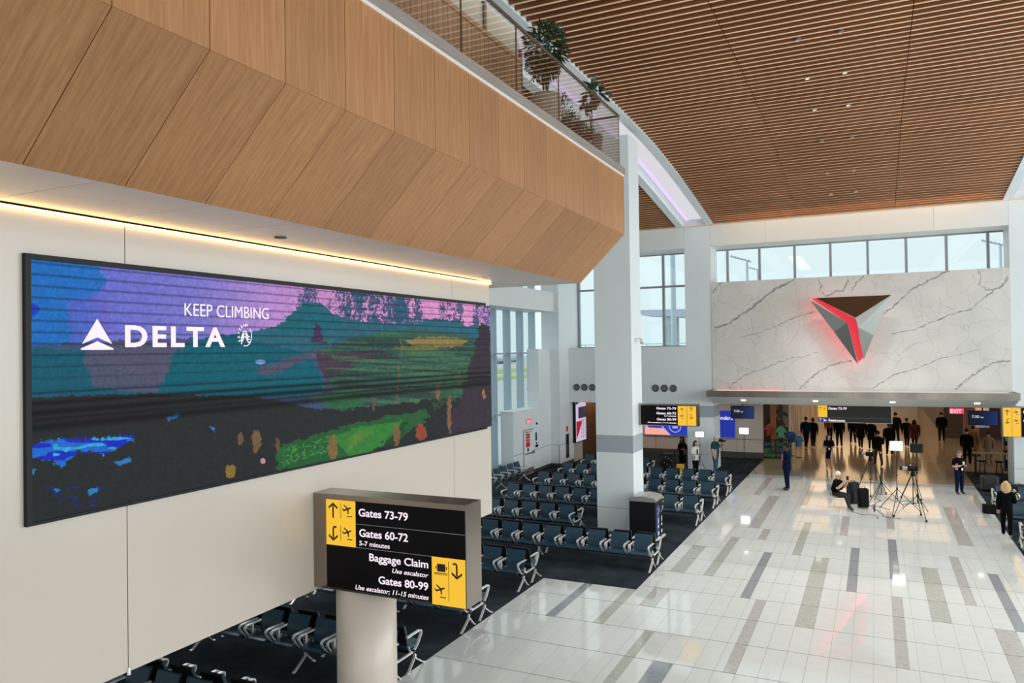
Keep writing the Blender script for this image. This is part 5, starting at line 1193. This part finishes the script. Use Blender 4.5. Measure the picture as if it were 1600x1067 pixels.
# ================================================================== CAMERA CREW EQUIPMENT
def stand(b, x, y, top, spread, zj, rot=0.0, r=.016, foot=.02, n=3):
    b.tube([(x, y, .10), (x, y, zj), (x, y, top)], [r, r, r*.75], 7)
    for k_ in range(n):
        a = rot+2*PI*k_/n; fx_, fy_ = x+spread*math.cos(a), y+spread*math.sin(a)
        b.tube([(x, y, zj), (fx_, fy_, .015)], r*.8, 6); b.tube([(x, y, .16), (x+(fx_-x)*.5, y+(fy_-y)*.5, zj*.5)], r*.5, 5)
def light_stand(label, x, y, top, pw, ph_, rz, lit=True, spread=.5, rot=.4, tilt=0.0, zj=.75):
    t = thing('light_stand', label, 'light', (x, y, 0), 0)
    b = MB(); b.tube([(0, 0, zj*.5), (0, 0, top)], [.016, .010], 7); b.build('pole', M['black'], t)
    for k_ in range(3):
        a = rot+2*PI*k_/3; b = MB(); b.tube([(0, 0, zj), (spread*math.cos(a), spread*math.sin(a), .012)], .012, 6); b.tube([(0, 0, zj*.45), (spread*.5*math.cos(a), spread*.5*math.sin(a), zj*.5)], .007, 5); b.build('leg', M['black'], t)
    b = MB(); b.tube([(0, 0, zj-.05), (0, 0, zj+.05)], .028, 8); b.tube([(0, 0, 1.3 if top > 1.6 else .9), (0, 0, 1.36 if top > 1.6 else .96)], .024, 8); b.build('collar', M['blackm'], t)
    mt = Matrix.Translation((0, 0, top+ph_*.55)) @ Matrix.Rotation(rz, 4, 'Z') @ Matrix.Rotation(tilt, 4, 'X')
    o = MB().rbox((-pw/2, -.02, -ph_/2), (pw/2, .05, ph_/2), .03, axis=1).build('lamp_housing', M['greyp'] if lit else M['black'], t); o.matrix_basis = mt
    o2 = MB().rbox((-pw/2+.02, -.026, -ph_/2+.02), (pw/2-.02, -.0205, ph_/2-.02), .02, axis=1).build('lamp_face', M['lamp'] if lit else M['greyp'], t); o2.matrix_basis = mt
    MB().tube([(0, .03, top-.05), (0, .06, top+ph_*.3)], .014, 6).build('yoke', M['black'], t)
    if lit:
        l = bpy.data.lights.new('panel_light', 'AREA'); l.shape = 'RECTANGLE'; l.size = pw; l.size_y = ph_; l.energy = 6; l.color = (1, .97, .93)
        lo = bpy.data.objects.new('panel_light', l); COL.objects.link(lo); lo.parent = t; lo.matrix_basis = mt @ Matrix.Translation((0, -.03, 0)) @ Matrix.Rotation(PI/2, 4, 'X')
    return t
light_stand('lit white light panel on a thin stand behind the woman in the white jacket', -7.72, 36.98, 1.70, .38, .26, math.radians(12), rot=.2, spread=.3)
light_stand('lit white light panel on a black tripod stand at the left tile edge', -5.63, 36.9, 1.92, .42, .30, math.radians(5), rot=.9, spread=.75, zj=.8)
light_stand('bright white square light panel on a tall stand in the camera crew area', .62, 30.55, 2.20, .42, .34, math.radians(5), rot=.3, spread=.8, zj=.85)
t = light_stand('unlit dark monitor panel on a tall stand just right of the bright square light panel', 1.30, 31.4, 2.05, .42, .34, math.radians(175), lit=False, rot=1.2, spread=.5, zj=.5)
light_stand('thin black stand between the left tripod and the tall light stand', .12, 31.9, 1.9, .10, .10, 0, lit=False, rot=1.9, spread=.75, zj=.85)
def tripod(label, x, y, top, spread, rot, camrz):
    t = thing('camera_tripod', label, 'tripod', (x, y, 0))
    for k_ in range(3):
        a = rot+2*PI*k_/3; c, s_ = math.cos(a), math.sin(a); px_, py_ = -s_*.05, c*.05
        b = MB()
        for q_ in (-1, 1): b.tube([(c*.05+px_*q_, s_*.05+py_*q_, top-.15), (c*spread*.62+px_*q_*.9, s_*spread*.62+py_*q_*.9, top*.42)], .011, 5)
        b.tube([(c*spread*.55, s_*spread*.55, top*.46), (c*spread, s_*spread, .03)], .012, 6); b.ball((c*spread*.6, s_*spread*.6, top*.44), .03, 6)
        lg = b.build('leg', M['black'], t); MB().rbox((c*spread-.03, s_*spread-.03, 0), (c*spread+.03, s_*spread+.03, .07), .012).build('rubber_foot', M['blackm'], lg)
    b = MB(); b.tube([(0, 0, top*.3), (0, 0, top-.1)], .016, 6)
    for k_ in range(3): a = rot+2*PI*k_/3; b.tube([(0, 0, top*.32), (spread*.55*math.cos(a), spread*.55*math.sin(a), top*.28)], .009, 5)
    b.build('spreader', M['black'], t)
    MB().lathe([(.07, top-.16), (.075, top-.08), (.05, top-.04), (.05, top+.02)], 12).build('head', M['blackm'], t)
    MB().tube([(0, .03, top-.02), (.12, .42, top-.22)], .010, 5).build('pan_handle', M['black'], t)
    cmr = thing('video_camera', 'professional video camera on the '+('left' if x < .5 else 'right')+' tripod', 'camera', (x, y, top+.02), camrz)
    MB().rbox((-.07, -.16, 0), (.07, .16, .17), .02, axis=1).build('camera_body', M['blackm'], cmr)
    b = MB(); b.tube([(0, -.16, .09), (0, -.34, .09)], [.055, .06], 12); b.build('lens', M['greyp'], cmr); MB().box((-.08, -.40, .02), (.08, -.34, .16)).build('matte_box', M['black'], cmr)
    MB().band([(0, -.14, .17), (0, -.12, .24), (0, .08, .24), (0, .12, .17)], .025, .02).build('top_handle', M['black'], cmr)
    MB().rbox((.07, -.12, .10), (.14, .06, .16), .01, axis=1).build('viewfinder', M['black'], cmr); MB().box((-.19, -.05, .10), (-.08, -.03, .20)).build('side_screen', M['plastic'], cmr)
tripod('black camera tripod on the left of the crew area, beside the black backpack', -.25, 33.9, 1.52, .62, .5, math.radians(-115))
tripod('black camera tripod on the right with spread legs', 1.10, 29.75, 1.62, .62, 1.15, math.radians(-80))
t = thing('folding_chair', 'grey plastic stacking chair under the white-haired man', 'chair', (-1.36, 30.77, 0), math.radians(62))
MB().rbox((-.23, -.24, .42), (.23, .20, .45), .05, axis=2).build('seat', M['greyp'], t)
b = MB(); b.prism([(.19, .45), (.27, .62), (.30, .82), (.28, .83), (.25, .63), (.17, .46)], -.22, .22, axis=0); b.build('backrest', M['greyp'], t)
for x in (-.2, .2):
    b = MB(); b.tube([(x, .16, .43), (x*1.15, .26, .01)], .010, 6); b.build('leg', M['alu'], t); b = MB(); b.tube([(x, -.2, .43), (x*1.15, -.24, .01)], .010, 6); b.build('leg', M['alu'], t)
def bag(name, label, loc, rz, dims, m, handle=True, wheels=False, straps=True, cat='bag'):
    t = thing(name, label, cat, loc, rz); w, d, h = dims
    MB().rbox((-w/2, -d/2, .03 if wheels else 0), (w/2, d/2, h), min(w, d)*.22, axis=2, n=4).build('bag_body', m, t)
    MB().rbox((-w*.38, -d/2-.05, h*.12), (w*.38, -d/2+.01, h*.62), .025, axis=1).build('front_pocket', m, t)
    if handle: b = MB(); b.band([(-w*.2, 0, h-.01), (-w*.2, 0, h+.06), (w*.2, 0, h+.06), (w*.2, 0, h-.01)], .03, .012, axis=(0, 1, 0)); b.build('handle', M['black'], t)
    if wheels:
        for s_ in (-1, 1): b = MB(); b.tube([(s_*w*.4-.015, d*.35, .035), (s_*w*.4+.015, d*.35, .035)], .035, 10); b.build('wheel', M['blackm'], t)
    return t
bag('rolling_case', 'tall black rolling case beside the seated man', (-.50, 31.0, 0), .3, (.36, .28, .72), M['blackm'], wheels=True)
bag('backpack', 'lumpy black backpack behind the tall rolling case', (-.86, 31.75, 0), .8, (.42, .30, .80), M['black'])
bt = thing('water_bottle', 'small blue bottle on the floor by the light stands', 'bottle', (-.13, 30.45, 0)); MB().lathe([(.03, 0), (.035, .02), (.035, .17), (.015, .20), (.015, .22)], 12).build('bottle_body', mat('blue_plastic', (.02, .03, .22), .3), bt); MB().lathe([(.018, .22), (.018, .25)], 10).build('cap', M['black'], bt)
for i, (pts, lab) in enumerate([([(-.5, 32.5), (-.2, 31.3), (.05, 30.3), (.2, 29.6), (.7, 29.4)], 'thin black cable running between the light stands and the right tripod'), ([(-.9, 30.1), (-.5, 29.7), (-.1, 29.8), (0, 29.2)], 'dark cable in front of the blue bottle'), ([(-.2, 33.6), (.1, 32.6), (-.2, 31.6), (.4, 31.0)], 'cable trailing from the left tripod')]):
    P2 = [];
    for j in range(len(pts)-1):
        for q_ in range(5): s_ = q_/5; P2.append((pts[j][0]*(1-s_)+pts[j+1][0]*s_+.05*math.sin(j*3+q_), pts[j][1]*(1-s_)+pts[j+1][1]*s_+.04*math.cos(q_*2+j), .008))
    P2.append((pts[-1][0], pts[-1][1], .008)); c = MB().tube(P2, .007, 5).build('cable', M['blackm']); tag(c, lab, 'cable')
bag('shoulder_bag', 'black equipment bag on the tile edge at the right', (3.55, 31.6, 0), .1, (.42, .24, .32), M['blackm'])
bag('equipment_case', 'large dark wheeled equipment case on the right carpet', (4.12, 36.4, 0), .1, (.62, .45, .62), mat('charcoal_shell', (.012, .013, .014), .5), wheels=True)
bag('duffel_bag', 'low black duffel bag behind the right seats near the pillar', (4.85, 35.2, 0), .3, (.75, .4, .5), M['black'])
cart = thing('luggage_cart', 'black equipment cart loaded with lit gear left of the curly-haired woman', 'cart', (-9.05, 35.95, 0), .2)
MB().box((-.35, -.25, .15), (.35, .25, .2)).build('deck', M['black'], cart)
for x in (-.33, .33):
    b = MB(); b.tube([(x, .22, .15), (x, .22, 1.15)], .014, 6); b.build('upright', M['black'], cart)
    for y in (-.2, .2): b = MB(); b.tube([(x-.02, y, .07), (x+.02, y, .07)], .07, 10); b.build('wheel', M['blackm'], cart)
MB().rbox((-.3, -.2, .2), (.25, .2, .65), .04).build('gear_box', M['blackm'], cart); MB().rbox((-.2, -.18, .65), (.3, .18, 1.0), .04).build('gear_box', M['black'], cart)
b = MB()
for i_ in range(7): b.box((-.22+.07*i_, -.205, .3+.09*((i_*3) % 7)), (-.20+.07*i_, -.2, .34+.09*((i_*3) % 7)))
b.build('white_label', M['plastic'], cart)
yb = thing('yellow_case', 'small yellow case on the floor beside the equipment cart', 'case', (-8.42, 35.85, 0), .1)
MB().rbox((-.17, -.12, 0), (.17, .12, .52), .04).build('case_body', mat('yellow_plastic', (.75, .42, .03), .4), yb); MB().box((-.172, -.122, .34), (.172, .122, .352)).build('seam', M['black'], yb)
cm = thing('shoulder_camera', 'small black video camera with cable in front of the camera man', 'camera', (-6.72, 37.08, 1.50), math.radians(80))
MB().rbox((-.05, -.12, 0), (.05, .12, .12), .015, axis=1).build('camera_body', M['black'], cm); MB().tube([(0, -.12, .06), (0, -.22, .06)], [.035, .04], 10).build('lens', M['black'], cm); MB().rbox((-.02, .0, .12), (.02, .1, .17), .01, axis=1).build('viewfinder', M['black'], cm)
mp = thing('monopod', 'thin black monopod under the small video camera', 'monopod', (-6.72, 37.08, 0)); MB().tube([(.28, -.15, 0), (0, 0, 1.5)], .012, 6).build('pole', M['black'], mp); MB().ball((.28, -.15, .02), .02, 6).build('rubber_tip', M['blackm'], mp)
# ================================================================== SHOPS AND CONCOURSE
b = MB(); b.box((-5.6, 46.6, 0), (-4.56, 47.0, 3.7)); b.box((-4.66, 47.0, 0), (-4.55, 78, 3.7)); wcl = struct(b.build('wall_concourse_left', M['cream'])); M['darkrec'] = mat('dark_walnut_recess', (.03, .018, .010), .6)
for i, y in enumerate((47.9, 50.2, 53.4, 57, 61.5, 67)):
    b = MB(); b.box((-4.56, y, 0), (-4.52, y+1.3, 3.7)); b.build('recess_panel', M['darkrec'], wcl); b = MB(); b.box((-4.56, y-.3, 0), (-4.42, y-.05, 3.7)); b.build('portal_frame', M['cream'], wcl)
b = MB(); b.box((-18, 96, -.2), (14, 96.3, 4)); struct(b.build('wall_end', M['cream']))
b = MB(); b.box((-18, 46.9, 0), (-5.6, 47.2, 3.7)); struct(b.build('wall_shop_left', M['brown']))
b = MB(); b.box((-10, 43.2, 0), (-9.8, 46.9, 3.7)); struct(b.build('wall_shop_side', M['brown']))
t = thing('wood_column', 'amber wood column strip in the left shop', 'column', (-5.25, 45.0, 0)); MB().box((-.14, -.08, .05), (.14, .08, 3.69)).build('shaft', mat('amber_wood', (.42, .19, .03), .4, noise=(2, .2, (1, 1, .1))), t); MB().box((-.18, -.12, 0), (.18, .12, .05)).build('foot', M['brown'], t)
t = thing('wood_column', 'dark brown wood post beside the amber column in the left shop', 'column', (-4.95, 46.0, 0)); MB().box((-.12, -.1, .05), (.12, .1, 3.69)).build('shaft', M['brown'], t); MB().box((-.16, -.14, 0), (.16, .14, .05)).build('foot', M['brown'], t)
# printed aircraft picture on a panel
t = thing('aircraft_poster', 'large black and white aircraft photograph on a panel in the left shop', 'poster', (-4.63, 46.5, 0))
MB().box((-.85, 0, .0), (.05, .06, 3.6)).build('panel', mat('warm_grey_print', (.22, .19, .15), .5), t)
b = MB(); b.prism([(-.75, 2.15), (-.2, 2.05), (0, 1.9), (0, 2.15), (-.35, 2.33), (-.7, 2.38)], -.004, -.001); b.prism([(-.8, 1.72), (-.55, 1.72), (-.5, 1.85), (-.62, 1.95), (-.8, 1.9)], -.004, -.001); b.prism([(-.8, .9), (0, .9), (0, 1.35), (-.5, 1.5), (-.8, 1.45)], -.004, -.001); b.prism([(-.4, 2.7), (-.05, 2.95), (-.05, 3.1), (-.5, 3.0)], -.004, -.001); b.build('picture', mat('dark_print', (.03, .028, .03), .5), t)
# rack with folded clothes and garments
def rack(label, loc, rz, cols):
    t = thing('clothes_rack', label, 'rack', loc, rz)
    for z in (.06, .36, .66): MB().box((-.75, -.22, z-.02), (.75, .22, z)).build('shelf', M['black'], t)
    for x in (-.75, 0, .75): MB().box((x-.02, -.22, 0), (x+.02, .22, .98)).build('upright', M['black'], t)
    MB().box((-.75, -.22, .96), (.75, .22, .98)).build('top_board', M['black'], t)
    n = 0
    for j, z in enumerate((.06, .36, .66)):
        for i in range(10):
            c = cols[(i//3+j) % len(cols)]; x = -.64+.14*i+(.03 if i > 4 else -.02)
            f = thing('folded_shirt', 'stack of folded shirts on the clothes rack of the left shop', 'clothing', (0, 0, 0), 0, 'folded shirts on the clothes rack'); f.matrix_world = Matrix.Translation(loc) @ Matrix.Rotation(rz, 4, 'Z') @ Matrix.Translation((x, -.06, z+.002))
            for q_ in range(3): MB().rbox((-.055, -.15, q_*.065), (.055, .13, q_*.065+.06), .02, axis=1).build('shirt', cloth(c), f)
            f['label'] = 'folded shirts, '+('first', 'second', 'third', 'fourth', 'fifth', 'sixth', 'seventh', 'eighth', 'ninth', 'tenth')[i]+' stack from the left on the '+('bottom', 'middle', 'top')[j]+' rack shelf'
RK = (-4.95, 43.3, 0)
rack('black shelf rack of folded green and teal shirts at the shop entrance', RK, math.radians(8), [(.03, .22, .07), (.03, .25, .08), (.05, .13, .14), (.06, .16, .18)])
def shirt(label, loc, rz, c):
    t = thing('hanging_shirt', label, 'clothing', loc, rz)
    b = MB(); b.prism([(-.22, 0), (.22, 0), (.23, .45), (.38, .28), (.44, .36), (.24, .66), (.08, .70), (-.08, .70), (-.24, .66), (-.44, .36), (-.38, .28), (-.23, .45)], -.05, .05, axis=1); b.build('shirt', cloth(c), t); t.scale = (.72, .9, .85); b = MB(); b.tube([(-.18, 0, .66), (0, 0, .74), (.18, 0, .66)], .008, 5); b.tube([(0, 0, .74), (0, 0, .82)], .006, 5); b.build('hanger', M['alu'], t)
for i, (x, y, z, c, lab) in enumerate([(-5.42, 44.6, 1.05, (.55, .10, .07), 'coral'), (-4.95, 45.2, 1.30, (.06, .05, .03), 'olive'), (-4.72, 43.75, 1.05, (.09, .30, .17), 'mint green'), (-4.25, 44.3, .75, (.03, .07, .20), 'dark blue'), (-3.82, 43.75, .6, (.05, .13, .26), 'mid blue')]):
    shirt(lab+' shirt hanging over the clothes rack of the left shop', (x, y, z), .2*i, c)
    st = thing('garment_rail', 'slim black garment stand holding the '+lab+' shirt', 'stand', (x, y, 0)); MB().tube([(0, .08, 0), (0, .08, z+.84), (0, .0, z+.84)], .012, 6).build('pole', M['black'], st); MB().lathe([(.16, 0), (.16, .015), (.02, .03)], 14, c=(0, .08)).build('base', M['black'], st)
# right side shop
b = MB(); b.box((8.6, 44.9, 0), (14, 45.2, 3.7)); b.box((3.9, 56, 0), (4.1, 90, 3.7)); b.box((4.1, 56, 0), (14, 56.2, 3.7)); struct(b.build('wall_shop_right', M['brown']))
sh = thing('bottle_shelf', 'dark wall shelf stocked with bottles and snack boxes in the right shop', 'shelf', (6.35, 42.3, 0), math.radians(-8))
for z in (.1, .55, 1.0, 1.42, 1.84): MB().box((-.95, -.2, z-.03), (.95, .2, z)).build('shelf_board', M['brown'], sh)
for x in (-.95, 0, .95): MB().box((x-.03, -.2, 0), (x+.03, .2, 2.3)).build('upright', M['brown'], sh)
MB().box((-.95, .19, 0), (.95, .21, 2.3)).build('back_panel', M['blackm'], sh)
mw = sh.matrix_basis.copy()
kb = [((.10, .42, .45), 'bottle', 'pale blue bottle'), ((.45, .07, .03), 'snack_box', 'red snack box'), ((.10, .14, .03), 'snack_box', 'olive snack box'), ((.30, .22, .18), 'bottle', 'dark juice bottle')]
protoB = {}
for j, (z, kk) in enumerate(((1.42, 0), (1.0, 1), (.55, 3), (1.84, 2))):
    c, nm, lab = kb[kk]
    if nm == 'bottle': pm = MB().lathe([(.035, 0), (.038, .02), (.038, .15), (.014, .20), (.014, .24)], 10).mesh('bottle', mat(lab.replace(' ', '_'), c, .3))
    else: pm = MB().rbox((-.05, -.06, 0), (.05, .06, .2), .01).mesh('snack_box', mat(lab.replace(' ', '_'), c, .5))
    for i in range(14):
        o = link(nm, pm); o.matrix_basis = mw @ Matrix.Translation((-.86+.121*i+(.088 if i > 6 else 0), -.08, z+.003)); tag(o, lab+', '+('first', 'second', 'third', 'fourth', 'fifth', 'sixth', 'seventh', 'seventh', 'sixth', 'fifth', 'fourth', 'third', 'second', 'first')[i]+' from the '+('left' if i < 7 else 'right')+' in its row in the right shop', 'bottle' if nm == 'bottle' else 'box', lab.replace('box', 'boxe')+'s on the shop shelf')
tb = thing('bar_table', 'long dark bar-height table with light wooden top in the right shop', 'table', (5.0, 40.5, 0))
MB().box((-1.05, -.28, 1.02), (1.1, .28, 1.06)).build('table_top', mat('tan_table_top', (.30, .22, .13), .35, noise=(3, .1, (.3, 3, 3))), tb)
for x in (-.95, 1.0):
    for y in (-.22, .22): MB().box((x-.025, y-.025, 0), (x+.025, y+.025, 1.02)).build('leg', M['black'], tb)
for i, x in enumerate((4.25, 4.9, 5.6)):
    st = thing('bar_stool', ('left', 'middle', 'right')[i]+' dark bar stool at the long table in the right shop', 'stool', (x, 39.95, 0))
    MB().lathe([(.16, .70), (.17, .72), (.17, .75), (.14, .77)], 16).build('seat', M['black'], st)
    for a in range(4): MB().tube([(.1*math.cos(a*PI/2+.8), .1*math.sin(a*PI/2+.8), .71), (.19*math.cos(a*PI/2+.8), .19*math.sin(a*PI/2+.8), 0)], .012, 6).build('leg', M['black'], st)
    MB().band([(.155*math.cos(a_), .155*math.sin(a_), .28) for a_ in np.linspace(0, 2*PI, 12, endpoint=False)], .015, .015, axis=(0, 0, 1), closed=True).build('foot_ring', M['black'], st)
cp = thing('shop_column', 'brown wood column in the right shop, below the red exit sign', 'column', (4.6, 47.6, 0)); MB().box((-.35, -.2, .1), (.35, .2, 3.69)).build('shaft', mat('orange_wood', (.26, .10, .035), .4, noise=(2, .2, (1, 1, .1))), cp); MB().box((-.37, -.22, 0), (.37, .22, .1)).build('foot', M['black'], cp)
cl_ = thing('wall_lantern', 'small amber wall lamp on the brown wood column', 'lamp', (4.55, 47.38, 2.0)); MB().lathe([(.05, 0), (.06, .25)], 10).build('shade', emis('amber_shade', (1, .45, .08), 2.2), cl_); MB().box((-.03, -.02, .25), (.03, .05, .3)).build('bracket', M['black'], cl_)
ex = thing('exit_sign', 'lit red exit sign hanging in the right part of the concourse', 'sign', (3.72, 45.0, 2.44)); ex.scale = (.72, 1, .72); MB().box((-.45, 0, 0), (.45, .06, .40)).build('sign_case', M['plastic'], ex); s_ = MB().box((-.43, -.004, .02), (.43, 0, .38)).build('sign_face', M['redlit'], ex); text('EXIT', .36, (-.40, -.008, .06), (1, 0, 0), (0, 0, 1), M['txt'], s_, bold=.02, sx=.95); MB().tube([(0, .03, .4), (0, .03, 1.35)], .015, 6).build('hanger', M['steel'], ex)
mbn = thing('menu_board', 'tilted lit orange and white menu board at the right shop', 'sign', (4.62, 43.5, 1.9), .25); MB().box((-.25, 0, 0), (.38, .05, 1.15)).build('board', M['plastic'], mbn); MB().prism([(-.22, .7), (.2, .35), (.2, 1.1), (-.22, 1.1)], -.004, -.001).build('picture', emis('orange_picture', (1, .38, .2), .7), mbn); MB().box((-.22, -.003, .05), (.2, -.001, .3)).build('picture_lower', emis('violet_picture', (.3, .25, .6), .6), mbn); MB().tube([(.05, .02, 1.15), (.05, .02, 1.8)], .015, 6).build('hanger', M['steel'], mbn)
bn_ = thing('blade_banner', 'tall pale teal banner with dark letters in the right shop', 'banner', (5.62, 43.0, 0)); MB().prism([(-.18, .95), (.10, .85), (.18, .95), (.18, 2.75), (-.18, 2.75)], -.02, .02).build('banner_cloth', emis('pale_teal_print', (.18, .42, .42), .6), bn_); MB().tube([(0, .04, 0), (0, .04, 2.75)], .015, 6).build('pole', M['black'], bn_); MB().lathe([(.2, 0), (.2, .02)], 14).build('base', M['black'], bn_)
for k_ in range(6): MB().box((-.08, -.026, 1.15+.25*k_), (.08, -.021, 1.30+.25*k_)).build('letter', M['black'], bn_)
# ================================================================== OUTSIDE
b = MB(); b.box((-900, -60, -.9), (-17, 900, -.8)); b.box((-17, 96.5, -.9), (400, 900, -.8)); gnd = struct(b.build('ground', mat('pale_apron_concrete', (.42, .44, .43), .8, noise=(.05, .1))))
for i, (d0, d1, c) in enumerate(((62, 72, (.26, .36, .06)), (84, 108, (.26, .38, .07)))):
    g = MB().box((-17-d1, 20, -.8), (-17-d0, 420, -.76)).build('grass_strip', mat('yellow_green_grass', c, .9, noise=(.2, .2))); tag(g, ('near', 'far')[i]+' strip of yellow-green airfield grass seen through the left glazing', 'grass', kind='stuff')
w_ = MB().box((-900, -50, -.8), (-250, 900, -.75)).build('bay_water', mat('grey_blue_water', (.20, .36, .42), .3)); tag(w_, 'grey-blue strip of water at the horizon beyond the airfield', 'water', kind='stuff')
rnd = random.Random(11)
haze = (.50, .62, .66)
for i in range(16):
    a = -17-150-rnd.uniform(0, 40); y = 60+i*26
    tr = MB()
    for q_ in range(5): tr.ball((rnd.uniform(-5, 5), -8+4*q_, rnd.uniform(2, 3)), (rnd.uniform(4, 6), rnd.uniform(2.5, 4), rnd.uniform(1.9, 3)), 8, 0, 5)
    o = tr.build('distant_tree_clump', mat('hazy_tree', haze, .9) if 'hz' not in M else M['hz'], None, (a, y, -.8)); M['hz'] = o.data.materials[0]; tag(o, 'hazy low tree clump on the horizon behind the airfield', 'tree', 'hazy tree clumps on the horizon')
rf = thing('roofed_building', 'hazy building with flat overhanging roof outside the window beside the square column', 'building', (0, 75, -.8))
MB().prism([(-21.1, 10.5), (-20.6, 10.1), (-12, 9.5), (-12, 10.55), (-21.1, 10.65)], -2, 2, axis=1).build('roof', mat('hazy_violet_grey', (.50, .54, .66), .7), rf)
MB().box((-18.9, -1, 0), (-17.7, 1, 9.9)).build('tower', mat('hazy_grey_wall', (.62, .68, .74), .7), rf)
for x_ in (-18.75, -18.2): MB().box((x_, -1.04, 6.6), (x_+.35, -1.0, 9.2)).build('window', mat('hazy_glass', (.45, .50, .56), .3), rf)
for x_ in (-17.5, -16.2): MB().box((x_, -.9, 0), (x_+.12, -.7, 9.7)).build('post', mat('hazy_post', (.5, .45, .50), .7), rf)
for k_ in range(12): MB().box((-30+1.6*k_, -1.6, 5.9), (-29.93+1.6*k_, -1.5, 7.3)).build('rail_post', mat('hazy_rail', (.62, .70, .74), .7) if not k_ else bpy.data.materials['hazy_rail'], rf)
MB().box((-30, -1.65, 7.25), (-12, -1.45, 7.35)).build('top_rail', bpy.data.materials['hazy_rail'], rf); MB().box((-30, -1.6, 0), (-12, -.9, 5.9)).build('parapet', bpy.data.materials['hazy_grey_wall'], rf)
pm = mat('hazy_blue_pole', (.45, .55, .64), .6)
t = thing('light_mast', 'tall pale blue mast outside the upper window beside the square column', 'mast', (-15.0, 62.5, -.8)); MB().tube([(0, 0, 0), (0, 0, 20)], [.24, .20], 12).build('pole', pm, t); MB().box((-.6, -.6, 0), (.6, .6, .4)).build('base', pm, t)
def mast(label, u, v, Y, h, fl_=1):
    p = px(u, v, Y); t = thing('light_mast', label, 'mast', (p.x, Y, -.8)); top = p.z+.8
    MB().tube([(0, 0, 0), (0, 0, top)], [.35, .22], 10).build('pole', pm, t); MB().box((-.7, -.7, 0), (.7, .7, .5)).build('base', pm, t)
    b = MB(); b.tube([(-3.0*h, 0, top+1.2*h), (0, 0, top+.2), (.8*h, 0, top-.1)], .12, 6)
    for k_ in range(6): b.box((-3.0*h+.62*h*k_, -.4, top+1.1*h-.20*h*k_), (-2.6*h+.62*h*k_, .4, top+1.35*h-.20*h*k_))
    b.build('lamp_head', pm, t)
mast('high floodlight mast seen through the left end of the upper window band', 1167, 409, 150, 1.0)
mast('smaller floodlight mast beside the taller one in the upper window band', 1184, 423, 190, .8)
mast('floodlight mast seen through the right end of the upper window band', 1563, 384, 150, .9)
